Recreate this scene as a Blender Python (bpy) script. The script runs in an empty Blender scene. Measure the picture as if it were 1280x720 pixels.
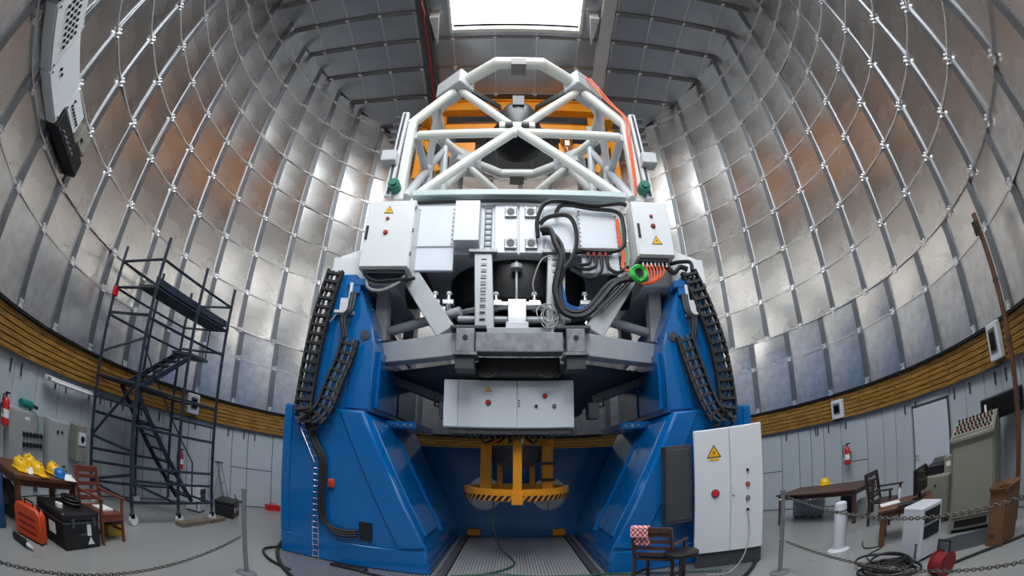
import bpy, bmesh, math, random
from mathutils import Vector, Matrix
random.seed(7)
R = math.radians
SC = bpy.context.scene
COL = SC.collection

# ------------------------------------------------------------------ camera
cd = bpy.data.cameras.new('camera'); cam = bpy.data.objects.new('camera', cd); COL.objects.link(cam)
cd.type = 'PANO'
cd.sensor_fit = 'HORIZONTAL'; cd.sensor_width = 36.0
cd.panorama_type = 'FISHEYE_EQUISOLID'
cd.fisheye_lens = 549.4 / 1280 * 36
cd.fisheye_fov = R(220)
cd.clip_start = 0.05; cd.clip_end = 2000
cam.location = (0.024, -6.731, 2.07)
cam.rotation_mode = 'XYZ'
cam.matrix_world = Matrix.Translation(cam.location) @ Matrix.Rotation(R(90 + 22.43), 4, 'X') @ Matrix.Rotation(0.0065, 4, 'Z')
SC.camera = cam

# ------------------------------------------------------------------ sky and exposure
wd = bpy.data.worlds.new('sky'); SC.world = wd; wd.use_nodes = True
nt = wd.node_tree; nt.nodes.clear()
wo = nt.nodes.new('ShaderNodeOutputWorld'); wb = nt.nodes.new('ShaderNodeBackground')
tc = nt.nodes.new('ShaderNodeTexCoord'); sx = nt.nodes.new('ShaderNodeSeparateXYZ'); cr = nt.nodes.new('ShaderNodeValToRGB')
nt.links.new(tc.outputs['Generated'], sx.inputs[0]); nt.links.new(sx.outputs['Z'], cr.inputs[0])
cr.color_ramp.elements[0].position = 0.0; cr.color_ramp.elements[0].color = (1.0, 0.97, 0.92, 1)
cr.color_ramp.elements[1].position = 0.6; cr.color_ramp.elements[1].color = (0.90, 0.95, 1.0, 1)
nt.links.new(cr.outputs[0], wb.inputs['Color']); wb.inputs['Strength'].default_value = 9.0
nt.links.new(wb.outputs[0], wo.inputs[0])
SC.view_settings.view_transform = 'Standard'; SC.view_settings.look = 'None'
SC.view_settings.exposure = 0.28; SC.view_settings.gamma = 1.0
SC.view_settings.use_curve_mapping = False
SC.cycles.diffuse_bounces = 5; SC.cycles.glossy_bounces = 8; SC.cycles.max_bounces = 10

def portal(name, loc, rot, sx_, sy_):
    ld = bpy.data.lights.new(name, 'AREA'); ld.shape = 'RECTANGLE'; ld.size = sx_; ld.size_y = sy_
    ld.cycles.is_portal = True
    o = bpy.data.objects.new(name, ld); COL.objects.link(o); o.location = loc; o.rotation_euler = rot
portal('roof_slit_portal', (0.12, -2.9, 15.55), (0, 0, 0), 4.4, 9.6)
portal('front_slit_portal', (0.12, -8.1, 12.1), (R(90), 0, 0), 4.4, 6.6)

# ------------------------------------------------------------------ materials
def lin(c):
    c /= 255.0
    return c / 12.92 if c <= 0.04045 else ((c + 0.055) / 1.055) ** 2.4
def rgb(r, g, b): return (lin(r), lin(g), lin(b), 1)
MAT = {}
def mat(name, col, rough=0.5, metal=0.0, var=0.08, scale=4.0, bump=0.0, bscale=None, rvar=0.1, spec=0.5, stretch=(1, 1, 1), coat=0.0, emit=None):
    m = bpy.data.materials.new(name); m.use_nodes = True; t = m.node_tree; b = t.nodes['Principled BSDF']
    tcn = t.nodes.new('ShaderNodeTexCoord'); mp = t.nodes.new('ShaderNodeMapping'); mp.inputs['Scale'].default_value = stretch
    t.links.new(tcn.outputs['Object'], mp.inputs['Vector'])
    n = t.nodes.new('ShaderNodeTexNoise'); n.inputs['Scale'].default_value = scale; n.inputs['Detail'].default_value = 4
    t.links.new(mp.outputs[0], n.inputs['Vector'])
    r = t.nodes.new('ShaderNodeValToRGB')
    r.color_ramp.elements[0].position = 0.3; r.color_ramp.elements[1].position = 0.7
    r.color_ramp.elements[0].color = tuple(max(0, c * (1 - var)) for c in col[:3]) + (1,)
    r.color_ramp.elements[1].color = tuple(min(1, c * (1 + var)) for c in col[:3]) + (1,)
    t.links.new(n.outputs[0], r.inputs[0]); t.links.new(r.outputs[0], b.inputs['Base Color'])
    mr = t.nodes.new('ShaderNodeMapRange'); mr.inputs['To Min'].default_value = max(0.02, rough - rvar); mr.inputs['To Max'].default_value = min(1, rough + rvar)
    t.links.new(n.outputs[0], mr.inputs['Value']); t.links.new(mr.outputs[0], b.inputs['Roughness'])
    b.inputs['Metallic'].default_value = metal; b.inputs['Specular IOR Level'].default_value = spec
    if coat: b.inputs['Coat Weight'].default_value = coat; b.inputs['Coat Roughness'].default_value = 0.08
    if bump:
        n2 = t.nodes.new('ShaderNodeTexNoise'); n2.inputs['Scale'].default_value = bscale or scale * 2; n2.inputs['Detail'].default_value = 2
        t.links.new(mp.outputs[0], n2.inputs['Vector'])
        bp = t.nodes.new('ShaderNodeBump'); bp.inputs['Strength'].default_value = bump; bp.inputs['Distance'].default_value = 0.02
        t.links.new(n2.outputs[0], bp.inputs['Height']); t.links.new(bp.outputs[0], b.inputs['Normal'])
    if emit: b.inputs['Emission Color'].default_value = emit[0]; b.inputs['Emission Strength'].default_value = emit[1]
    MAT[name] = m
    return m
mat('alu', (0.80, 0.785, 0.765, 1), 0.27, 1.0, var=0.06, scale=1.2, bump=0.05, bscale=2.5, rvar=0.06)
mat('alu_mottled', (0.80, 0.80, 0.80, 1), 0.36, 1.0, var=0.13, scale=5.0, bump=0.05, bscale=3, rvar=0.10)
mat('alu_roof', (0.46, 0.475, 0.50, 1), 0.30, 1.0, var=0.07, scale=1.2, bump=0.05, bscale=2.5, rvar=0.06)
mat('batten', (0.27, 0.285, 0.305, 1), 0.45, 1.0, var=0.05, rvar=0.05)
mat('roof_batten', (0.16, 0.165, 0.17, 1), 0.5, 0.6, var=0.05)
mat('clip', (0.86, 0.86, 0.87, 1), 0.25, 0.7, var=0.03, rvar=0.05)
mat('strip', (0.72, 0.71, 0.69, 1), 0.3, 0.6, var=0.03, rvar=0.05)
mat('shell', (0.10, 0.10, 0.11, 1), 0.7, 0.0)
mat('wall_white', rgb(180, 187, 193), 0.45, var=0.03, scale=1.5)
mat('door_white', rgb(200, 205, 212), 0.4, var=0.02)
mat('wood_band', rgb(146, 106, 42), 0.6, var=0.42, scale=3.0, stretch=(1.0, 1.0, 9), bump=0.15, bscale=6)
mat('wood_dark', rgb(76, 50, 40), 0.45, var=0.25, scale=4.0, stretch=(6, 1, 1))
mat('wood_red', rgb(112, 56, 38), 0.4, var=0.2, scale=4.0, stretch=(1, 1, 5))
mat('wood_brown', rgb(96, 60, 38), 0.45, var=0.25, scale=5.0, stretch=(5, 1, 1))
mat('wood_grey', rgb(110, 98, 84), 0.8, var=0.2, scale=5.0)
mat('black', rgb(22, 22, 24), 0.45, var=0.1)
mat('black_gloss', rgb(12, 12, 14), 0.15, var=0.05)
mat('rubber', rgb(26, 26, 28), 0.6, var=0.15, scale=8)
mat('dark_grey', rgb(62, 64, 68), 0.5, var=0.1)
mat('mid_grey', rgb(164, 167, 170), 0.42, 0.0, var=0.06, scale=3)
mat('plate_grey', rgb(104, 101, 96), 0.5, var=0.08)
mat('steel_grey', rgb(150, 153, 156), 0.38, 0.15, var=0.05, scale=2)
mat('galv', (0.22, 0.225, 0.24, 1), 0.5, 0.7, var=0.25, scale=7)
mat('chrome', (0.72, 0.73, 0.75, 1), 0.22, 1.0, var=0.03)
mat('post_steel', (0.30, 0.31, 0.33, 1), 0.45, 0.7, var=0.05)
mat('chain_steel', (0.10, 0.09, 0.085, 1), 0.55, 0.6, var=0.2)
mat('cabinet_grey', rgb(214, 217, 219), 0.38, var=0.015, scale=2)
mat('panel_grey', rgb(208, 214, 222), 0.34, var=0.02, scale=2)
mat('pale_green', rgb(176, 192, 190), 0.4, var=0.03)
mat('tube_white', rgb(206, 209, 204), 0.32, var=0.02, scale=2)
mat('tube_grey', rgb(178, 182, 186), 0.38, var=0.03, scale=2)
mat('wall_cab', rgb(158, 161, 162), 0.42, var=0.02)
mat('wood_black', rgb(46, 34, 30), 0.4, var=0.2)
mat('beige', rgb(134, 132, 120), 0.5, var=0.03)
mat('white_plastic', rgb(206, 208, 214), 0.35, var=0.02)
mat('mount_blue', rgb(2, 96, 164), 0.17, 0.0, var=0.07, scale=1.5, rvar=0.05, coat=0.4)
mat('navy', rgb(12, 44, 84), 0.35, var=0.08, scale=1.5)
mat('orange', rgb(216, 140, 20), 0.38, var=0.08, scale=3)
mat('crane_orange', rgb(212, 134, 18), 0.4, var=0.08, scale=3)
mat('orange_red', rgb(206, 74, 30), 0.4, var=0.08, scale=3)
mat('cable_orange', rgb(222, 88, 40), 0.5)
mat('cable_green', rgb(40, 170, 60), 0.4, var=0.1)
mat('cable_grey', rgb(150, 150, 150), 0.5)
mat('cable_blue', rgb(40, 110, 180), 0.45)
mat('hat_yellow', rgb(236, 186, 26), 0.3, var=0.04)
mat('hat_blue', rgb(24, 110, 190), 0.3, var=0.04)
mat('warn_yellow', rgb(242, 176, 20), 0.4, var=0.02)
mat('red', rgb(190, 28, 30), 0.35, var=0.06)
mat('dark_red', rgb(130, 30, 30), 0.5, var=0.1)
mat('green_motor', rgb(20, 104, 84), 0.4, var=0.06)
mat('dark_green', rgb(34, 78, 60), 0.5, var=0.1)
mat('teal', rgb(16, 120, 112), 0.45, var=0.06)
mat('scaffold', rgb(42, 52, 66), 0.38, 0.3, var=0.12, scale=6)
mat('floor', rgb(142, 142, 140), 0.30, var=0.05, scale=0.8, rvar=0.08)
mat('cardboard', rgb(112, 78, 52), 0.75, var=0.08, scale=4)
mat('screen', rgb(8, 9, 12), 0.12, var=0.02)
mat('paper', rgb(228, 228, 226), 0.6, var=0.02)
mat('ground', rgb(120, 92, 70), 0.9, var=0.25, scale=0.05)
mat('cloth_pink', rgb(225, 120, 130), 0.8, var=0.1)
mat('cloth_blue', rgb(30, 70, 120), 0.85, var=0.1)
mat('brown_pole', rgb(96, 62, 40), 0.55, var=0.25, scale=6)
mat('khaki', rgb(170, 148, 30), 0.45, var=0.1)
# perforated grating for the telescope platform: fine pattern only
def grating_mat():
    m = bpy.data.materials.new('grating'); m.use_nodes = True; t = m.node_tree; b = t.nodes['Principled BSDF']
    tcn = t.nodes.new('ShaderNodeTexCoord'); v = t.nodes.new('ShaderNodeTexVoronoi'); v.inputs['Scale'].default_value = 18; v.inputs['Randomness'].default_value = 0.0
    t.links.new(tcn.outputs['Object'], v.inputs['Vector'])
    r = t.nodes.new('ShaderNodeValToRGB'); r.color_ramp.elements[0].position = 0.42; r.color_ramp.elements[1].position = 0.55
    r.color_ramp.elements[0].color = rgb(186, 186, 188); r.color_ramp.elements[1].color = rgb(70, 72, 76)
    t.links.new(v.outputs['Distance'], r.inputs[0]); t.links.new(r.outputs[0], b.inputs['Base Color'])
    bp = t.nodes.new('ShaderNodeBump'); bp.inputs['Strength'].default_value = 0.5; bp.inputs['Distance'].default_value = 0.01
    t.links.new(v.outputs['Distance'], bp.inputs['Height']); t.links.new(bp.outputs[0], b.inputs['Normal'])
    b.inputs['Roughness'].default_value = 0.4; b.inputs['Metallic'].default_value = 0.4
    MAT['grating'] = m
grating_mat()
def check_mat():
    m = bpy.data.materials.new('check_cloth'); m.use_nodes = True; t = m.node_tree; b = t.nodes['Principled BSDF']
    tcn = t.nodes.new('ShaderNodeTexCoord'); v = t.nodes.new('ShaderNodeTexChecker'); v.inputs['Scale'].default_value = 26
    v.inputs['Color1'].default_value = rgb(206, 50, 60); v.inputs['Color2'].default_value = rgb(236, 210, 210)
    t.links.new(tcn.outputs['Object'], v.inputs['Vector']); t.links.new(v.outputs[0], b.inputs['Base Color']); b.inputs['Roughness'].default_value = 0.85
    MAT['check_cloth'] = m
check_mat()

# ------------------------------------------------------------------ mesh builder
class MB:
    def __init__(s): s.v = []; s.f = []
    def add(s, vs, fs):
        n = len(s.v); s.v += [tuple(p) for p in vs]; s.f += [tuple(i + n for i in f) for f in fs]; return s
    def box(s, x0, x1, y0, y1, z0, z1):
        return s.add([(x0,y0,z0),(x1,y0,z0),(x1,y1,z0),(x0,y1,z0),(x0,y0,z1),(x1,y0,z1),(x1,y1,z1),(x0,y1,z1)],
                     [(0,3,2,1),(4,5,6,7),(0,1,5,4),(1,2,6,5),(2,3,7,6),(3,0,4,7)])
    def obox(s, c, sz, M=None):
        M = M or Matrix.Identity(3); c = Vector(c); h = [k / 2 for k in sz]
        vs = [c + M @ Vector((a * h[0], b * h[1], d * h[2])) for d in (-1, 1) for a, b in ((-1,-1),(1,-1),(1,1),(-1,1))]
        return s.add(vs, [(0,3,2,1),(4,5,6,7),(0,1,5,4),(1,2,6,5),(2,3,7,6),(3,0,4,7)])
    def beam(s, p, q, w, h, up=(0, 0, 1)):
        p = Vector(p); q = Vector(q); d = (q - p); L = d.length; d.normalize(); up = Vector(up)
        if abs(d.dot(up)) > 0.98: up = Vector((0, 1, 0))
        a = d.cross(up).normalized(); b = a.cross(d).normalized()
        M = Matrix((a, d, b)).transposed()
        return s.obox((p + q) / 2, (w, L, h), M)
    def tube(s, p, q, r, n=10, r2=None):
        p = Vector(p); q = Vector(q); d = (q - p).normalized(); r2 = r if r2 is None else r2
        up = Vector((0, 0, 1)) if abs(d.z) < 0.95 else Vector((0, 1, 0))
        a = d.cross(up).normalized(); b = d.cross(a)
        vs = []
        for c, rr in ((p, r), (q, r2)):
            for i in range(n):
                t = 2 * math.pi * i / n; vs.append(c + a * (rr * math.cos(t)) + b * (rr * math.sin(t)))
        fs = [(i, (i + 1) % n, n + (i + 1) % n, n + i) for i in range(n)] + [tuple(range(n - 1, -1, -1)), tuple(range(n, 2 * n))]
        return s.add(vs, fs)
    def path(s, pts, r, n=6, closed=False):
        P = [Vector(p) for p in pts]; m = len(P); rings = []; a = None; vs = []
        for i in range(m):
            d = (P[(i + 1) % m] - P[i - 1]) if closed else (P[min(i + 1, m - 1)] - P[max(i - 1, 0)])
            d.normalize()
            if a is None:
                up = Vector((0, 0, 1)) if abs(d.z) < 0.9 else Vector((1, 0, 0)); a = d.cross(up).normalized()
            else:
                a = (a - d * a.dot(d)); a = a.normalized() if a.length > 1e-6 else d.orthogonal().normalized()
            b = d.cross(a)
            for k in range(n):
                t = 2 * math.pi * k / n; vs.append(P[i] + a * (r * math.cos(t)) + b * (r * math.sin(t)))
        fs = []
        for i in range(m if closed else m - 1):
            j = (i + 1) % m
            for k in range(n): fs.append((i*n+k, i*n+(k+1)%n, j*n+(k+1)%n, j*n+k))
        if not closed: fs += [tuple(range(n - 1, -1, -1)), tuple(range((m-1)*n, m*n))]
        return s.add(vs, fs)
    def lathe(s, prof, n=20, c=(0, 0, 0), a0=0.0, a1=2 * math.pi, cap=True):
        full = abs(a1 - a0 - 2 * math.pi) < 1e-6; k = n if full else n + 1; vs = []; c = Vector(c)
        for r, z in prof:
            for i in range(k):
                t = a0 + (a1 - a0) * i / n; vs.append(c + Vector((r * math.sin(t), r * math.cos(t), z)))
        fs = []
        for j in range(len(prof) - 1):
            for i in range(n if full else n):
                i2 = (i + 1) % k if full else i + 1
                fs.append((j*k+i, (j+1)*k+i, (j+1)*k+i2, j*k+i2))
        if cap and full:
            fs.append(tuple(range(k))); fs.append(tuple(range(len(prof)*k-1, (len(prof)-1)*k-1, -1)))
        return s.add(vs, fs)
    def prism(s, poly, ax, d0, d1):
        # poly in the two other axes; ax 'x': (y,z), 'y': (x,z), 'z': (x,y)
        def mk(p, d):
            return {'x': (d, p[0], p[1]), 'y': (p[0], d, p[1]), 'z': (p[0], p[1], d)}[ax]
        n = len(poly); vs = [mk(p, d0) for p in poly] + [mk(p, d1) for p in poly]
        return s.add(vs, [tuple(range(n - 1, -1, -1)), tuple(range(n, 2 * n))] + [(i, (i + 1) % n, n + (i + 1) % n, n + i) for i in range(n)])
    def disc(s, c, nrm, r, t, n=16):
        nrm = Vector(nrm).normalized(); c = Vector(c)
        return s.tube(c, c + nrm * t, r, n)
    def sphere(s, c, r, n=10, sc=(1, 1, 1), zmin=-1.0):
        c = Vector(c); m = n // 2; vs = []; fs = []
        for j in range(m + 1):
            ph = -math.pi/2 + math.pi * j / m; z = max(math.sin(ph), zmin)
            for i in range(n):
                t = 2*math.pi*i/n; vs.append(c + Vector((r*sc[0]*math.cos(ph)*math.cos(t), r*sc[1]*math.cos(ph)*math.sin(t), r*sc[2]*z)))
        for j in range(m):
            for i in range(n): fs.append((j*n+i, j*n+(i+1)%n, (j+1)*n+(i+1)%n, (j+1)*n+i))
        return s.add(vs, fs)
OFF = {}
def link_mesh(name, me, m, parent=None):
    if m and not me.materials: me.materials.append(MAT[m])
    o = bpy.data.objects.new(name, me); COL.objects.link(o)
    if parent: o.parent = parent
    return o
def mesh_of(name, mb, m, off=None, bevel=0.0):
    me = bpy.data.meshes.new(name)
    vs = mb.v if off is None else [(a - off[0], b - off[1], c - off[2]) for a, b, c in mb.v]
    me.from_pydata(vs, [], mb.f); me.materials.append(MAT[m])
    bm = bmesh.new(); bm.from_mesh(me)
    bmesh.ops.recalc_face_normals(bm, faces=bm.faces)
    if bevel: bmesh.ops.bevel(bm, geom=[e for e in bm.edges if len(e.link_faces) == 2 and e.calc_face_angle(0) > 0.5], offset=bevel, segments=1, affect='EDGES', clamp_overlap=True)
    bm.to_mesh(me); bm.free()
    for p in me.polygons: p.use_smooth = True
    me.set_sharp_from_angle(angle=R(35))
    return me
def thing(name, label, cat, loc=(0, 0, 0), rz=0.0, group=None, kind=None, world=False):
    o = bpy.data.objects.new(name, None); COL.objects.link(o); o.location = loc; o.rotation_euler = (0, 0, rz); o.empty_display_size = 0.1
    tag(o, label, cat, group, kind)
    OFF[o.name] = Vector(loc) if world else None
    return o
def tag(o, label, cat, group=None, kind=None):
    o['label'] = label; o['category'] = cat
    if group: o['group'] = group
    if kind: o['kind'] = kind
    return o
def part(parent, name, mb, m, label=None, bevel=0.0, kind=None):
    off = OFF.get(parent.name)
    o = link_mesh(name, mesh_of(name, mb, m, off, bevel), None, parent)
    OFF[o.name] = off
    if label: o['label'] = label
    if kind: o['kind'] = kind
    return o
def single(name, label, cat, mb, m, loc=(0, 0, 0), rz=0.0, group=None, bevel=0.0, kind=None, world=False):
    o = link_mesh(name, mesh_of(name, mb, m, Vector(loc) if world else None, bevel), None)
    o.location = loc; o.rotation_euler = (0, 0, rz); tag(o, label, cat, group, kind); OFF[o.name] = Vector(loc) if world else None
    return o
def copy_tree(o, parent=None):
    c = o.copy(); COL.objects.link(c); c.parent = parent
    for ch in list(o.children): copy_tree(ch, c)
    OFF[c.name] = OFF.get(o.name)
    return c
def pol(az, r, z): return (r * math.sin(R(az)), r * math.cos(R(az)), z)
def curve(pts, n=6):   # Catmull-Rom through points
    P = [Vector(p) for p in pts]; P = [P[0]] + P + [P[-1]]; out = []
    for i in range(1, len(P) - 2):
        for k in range(n):
            t = k / n; a, b, c, d = P[i-1], P[i], P[i+1], P[i+2]
            out.append(0.5 * ((2*b) + (c-a)*t + (2*a-5*b+4*c-d)*t*t + (3*b-a-3*c+d)*t**3))
    out.append(P[-2]); return out

# ------------------------------------------------------------------ the setting: floor, drum wall, roof
DR = 8.0
def roof_z(y): return 15.45 - 0.030 * y * y
FZ = 8.8                                # sill height of the slit in the front wall
SX0, SX1, SY1 = -2.1, 2.3, 1.9          # the open slit in the roof
fl = single('floor', 'smooth pale grey painted concrete floor', 'floor', MB().lathe([(8.1, -0.2), (8.1, 0.0)], 96), 'floor', kind='structure')
gm = MB(); gm.lathe([(9, -6), (40, -7), (120, -14), (220, -20), (420, 24), (620, 60)], 48, cap=False)
single('ground_outside', 'brown barren hillside outside the open slit', 'ground', gm, 'ground', kind='structure')

walls = {}
for side, sg in (('left', -1), ('right', 1)):
    walls[side] = thing('wall_' + side, 'curved %s half of the drum wall lined with aluminium panels' % side, 'wall', kind='structure')
    b = MB(); rs = 8.09
    for i in range(40):
        a0 = sg * 180 * i / 40; a1 = sg * 180 * (i + 1) / 40; mid = abs(a0 + a1) / 2
        zt = FZ if mid > 164 else 15.9
        p = [pol(a0, rs, 0), pol(a1, rs, 0), pol(a1, rs, zt), pol(a0, rs, zt)]
        q = [pol(a0, rs + .15, 0), pol(a1, rs + .15, 0), pol(a1, rs + .15, zt), pol(a0, rs + .15, zt)]
        b.add(p + q, [(0,1,2,3), (4,5,6,7), (2,3,7,6), (0,1,5,4), (1,2,6,5), (0,3,7,4)])
    part(walls[side], 'backing_shell', b, 'shell')

def dished(w, h, t, bulge, n=3):
    m = MB(); vs = []; fs = []
    for j in range(n + 1):
        for i in range(n + 1):
            u = i / n; v = j / n
            d = bulge * (1 - (2*u-1)**2) * (1 - (2*v-1)**2)
            vs.append(((u - .5) * w, -d, (v - .5) * h))
    for j in range(n):
        for i in range(n): fs.append((j*(n+1)+i, j*(n+1)+i+1, (j+1)*(n+1)+i+1, (j+1)*(n+1)+i))
    k = len(vs); c = [0, n, (n+1)*(n+1)-1, n*(n+1)]
    vs += [(vs[i][0], t, vs[i][2]) for i in c]
    for e in range(4): fs.append((c[e], k+e, k+(e+1)%4, c[(e+1)%4]))
    fs.append((k+3, k+2, k+1, k)); return m.add(vs, fs)
PAN = {}
def panel_mesh(w, h, m, v):
    key = (round(w, 3), round(h, 3), m, v)
    if key not in PAN:
        PAN[key] = mesh_of('panel', dished(w, h, 0.02, (-0.006, 0.004, 0.010)[v]), m)
    return PAN[key]
cm = MB().box(-.052, .052, -.012, .0, -.052, .052)
for a in (-1, 1):
    for b in (-1, 1): cm.obox((a*.044, -.028, b*.05), (.032, .045, .032))
clip_me = mesh_of('clip', cm, 'clip')
def wall_put(parent, name, me, az, r, z, tilt=0.0):
    o = link_mesh(name, me, None, parent); o.location = pol(az, r, z)
    o.rotation_euler = (random.gauss(0, tilt), random.gauss(0, tilt * .3), -R(az) + random.gauss(0, tilt)); return o
ZL = [2.83, 4.07, 4.83]
ZU = [4.83, 5.92, 7.10, 8.30, 9.48, 10.66, 11.84, 13.02, 14.20, 15.50]
def side_of(az): return walls['left'] if az < 0 else walls['right']
rest = {'left': MB(), 'right': MB()}
def columns(a_start, step, k0, k1, Z, lower):
    for k in range(k0, k1):
        az = a_start + step * k; ac = az + step / 2
        w = 2 * DR * math.sin(R(step / 2)) - 0.012
        rc = DR * math.cos(R(step / 2)); ztop = roof_z(rc * math.cos(R(ac)))
        par = side_of(ac)
        for j in range(len(Z) - 1):
            z0, z1 = Z[j], min(Z[j+1], ztop)
            if z1 - z0 < 0.1: continue
            mt = 'alu_mottled' if (lower and (j == 0 or random.random() < .3)) else 'alu'
            wall_put(par, 'panel', panel_mesh(w, round(z1 - z0 - 0.012, 2), mt, random.randrange(3)), ac, rc, (z0 + z1) / 2, 0.010)
        zt = min(Z[-1], roof_z(DR * math.cos(R(az))))
        if k > k0 or True:
            bm_ = MB().box(-.082, .082, -.035, 0, Z[0], zt)
            o = link_mesh('batten', mesh_of('batten', bm_, 'batten'), None, side_of(az)); o.location = pol(az, DR - .005, 0); o.rotation_euler = (0, 0, -R(az))
            for j in range(len(Z) - 1):
                if Z[j] < zt: wall_put(side_of(az), 'clip', clip_me, az, DR - .035, Z[j] + (0.06 if j == 0 and lower else 0))
columns(-111.7, 9.0, -5, 30, ZL, True)
columns(-111.2, 8.735, -5, 31, ZU, False)
for side, sg in (('left', -1), ('right', 1)):       # thin horizontal joint strips, one per course, and the unseen panels by the slit
    for z in ZL[1:] + ZU[1:-1]:
        if z == 4.83: continue
        m = MB()
        for i in range(18):
            a0, a1 = sg * 8.735 * i, sg * 8.735 * (i + 1)
            y = DR * math.cos(R(a0))
            if z > roof_z(y) - .05: continue
            m.beam(pol(a0, DR - .014, z), pol(a1, DR - .014, z), .026, .034)
        part(walls[side], 'joint_strip', m, 'strip')
    m = MB()
    for i in range(18):
        a0, a1 = sg * 8.735 * i, sg * 8.735 * (i + 1); m.beam(pol(a0, DR - .02, 4.83), pol(a1, DR - .02, 4.83), .05, .03)
    part(walls[side], 'ledge_strip', m, 'alu')
    m = MB()
    for i in range(2):
        a0 = sg * (159.8 + 4.2 * i / 2); a1 = sg * (159.8 + 4.2 * (i + 1) / 2)
        for j in range(10):
            z0, z1 = 2.83 + 1.25 * j, 2.83 + 1.25 * (j + 1) - .02
            p = [pol(a0, DR, z0), pol(a1, DR, z0), pol(a1, DR, z1), pol(a0, DR, z1)]; q = [pol(a0, DR + .03, z0), pol(a1, DR + .03, z0), pol(a1, DR + .03, z1), pol(a0, DR + .03, z1)]
            m.add(p + q, [(0,1,2,3), (7,6,5,4), (0,1,5,4), (2,3,7,6), (1,2,6,5), (3,0,4,7)])
    part(walls[side], 'panel_remainder', m, 'alu', kind='stuff')

# lower wall: white sheet panels with seams, wooden band above
SEAM = {'left': [0, -9, -18, -27, -36, -44, -50, -56.2, -62.1, -65.9, -71.2, -76.5, -82.7, -87, -91.6, -97.1, -102.5, -108.1, -113.5, -119, -126, -133, -140, -150, -160, -170, -180],
        'right': [0, 9, 18, 27, 36, 44, 52, 58, 64.2, 68.4, 71.3, 74.4, 78.6, 84.7, 88.7, 91.7, 95.6, 105.0, 108.8, 113.5, 117.5, 122, 126, 133, 140, 150, 160, 170, 180]}
for side in ('left', 'right'):
    lw = thing('wall_lower_' + side, 'white sheet metal lower wall on the %s with vertical seams' % side, 'wall', kind='structure')
    S = SEAM[side]
    m = MB()
    for i in range(len(S) - 1):
        m.beam(pol(S[i], DR + .035, 1.08), pol(S[i+1], DR + .035, 1.08), .01, 2.16)
    part(lw, 'seam_backing', m, 'black')
    for i in range(len(S) - 1):
        a0, a1 = S[i], S[i+1]; mid = (a0 + a1) / 2; half = abs(a1 - a0) / 2
        zs = [(0.02, 2.15)]
        if abs(abs(mid) - 61) < 4 or abs(mid - 81.6) < 2 or abs(mid + 59) < 3.5: zs = [(0.02, 1.08), (1.10, 2.15)]
        if side == 'right' and abs(mid - 100.3) < 1: zs = [(0.02, 2.15)]
        w = 2 * DR * math.sin(R(half)) - .02; rc = DR * math.cos(R(half))
        for z0, z1 in zs:
            o = part(lw, 'wall_panel', MB().box(-w/2, w/2, 0, .03, z0, z1), 'wall_white', bevel=.004)
            o.location = pol(mid, rc, 0); o.rotation_euler = (0, 0, -R(mid))
    for az in (S[k] for k in range(3, len(S) - 4, 1)):   # dark hooks under the band
        for da in (-1.2, 1.4):
            if random.random() < .55:
                o = part(lw, 'hook', MB().box(-.012, .012, -.03, .0, 1.90, 2.10), 'dark_grey'); o.location = pol(az + da, DR - .01, 0); o.rotation_euler = (0, 0, -R(az + da))
    tr = thing('trim_%d' % (1 if side == 'left' else 2), 'band of brown wooden planks under the metal panels on the %s' % side, 'trim', kind='structure')
    sg = -1 if side == 'left' else 1
    m = MB()
    for i in range(36):
        a0, a1 = sg * 180 * i / 36, sg * 180 * (i + 1) / 36
        m.beam(pol(a0, DR + .03, 2.48), pol(a1, DR + .03, 2.48), .02, .68)
    part(tr, 'dark_backing', m, 'black')
    m = MB()
    for i in range(36):
        a0, a1 = sg * 180 * i / 36, sg * 180 * (i + 1) / 36
        m.beam(pol(a0, DR - .03, 2.165), pol(a1, DR - .03, 2.165), .09, .035)
    part(tr, 'lower_rail', m, 'dark_grey')
    m = MB()
    for i in range(36):
        a0, a1 = sg * 180 * i / 36, sg * 180 * (i + 1) / 36
        m.beam(pol(a0, DR - .02, 2.80), pol(a1, DR - .02, 2.80), .09, .05)
    part(tr, 'upper_rail', m, 'black')
    for row in range(6):
        z0 = 2.19 + row * .0975; st = 8.8
        for k in range(18):
            a0 = sg * st * k + (row % 2) * 4.4; a1 = a0 + sg * st; a0 += sg * .08; mid = (a0 + a1) / 2; half = abs(a1 - a0) / 2
            m = MB()
            for q in range(2):
                b0 = a0 + (a1 - a0) * q / 2; b1 = a0 + (a1 - a0) * (q + 1) / 2
                r0 = DR - .015 + random.uniform(-.006, .006)
                p = [pol(b0, r0, z0), pol(b1, r0, z0), pol(b1, r0, z0 + .080), pol(b0, r0, z0 + .080), pol(b0, r0 + .03, z0), pol(b1, r0 + .03, z0), pol(b1, r0 + .03, z0 + .080), pol(b0, r0 + .03, z0 + .080)]
                m.add(p, [(0,1,2,3), (7,6,5,4), (0,1,5,4), (2,3,7,6), (1,2,6,5), (3,0,4,7)])
            part(tr, 'plank', m, 'wood_band')
# the white door in the right wall
dr = thing('door_1', 'plain white door in the right lower wall behind the desk', 'door', loc=pol(100.4, DR - .01, 0), rz=-R(100.4), kind='structure')
part(dr, 'door_frame', MB().box(-.62, -.57, -.03, .02, 0, 2.02).box(.57, .62, -.03, .02, 0, 2.02).box(-.62, .62, -.03, .02, 1.97, 2.02), 'dark_grey')
part(dr, 'door_leaf', MB().box(-.565, .565, -.05, 0, 0.01, 1.965), 'door_white', bevel=.006)
part(dr, 'door_handle', MB().tube((-.5, -.05, 1.0), (-.5, -.10, 1.0), .012, 6).tube((-.5, -.10, 1.0), (-.38, -.10, 1.0), .012, 6), 'chrome')

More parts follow.
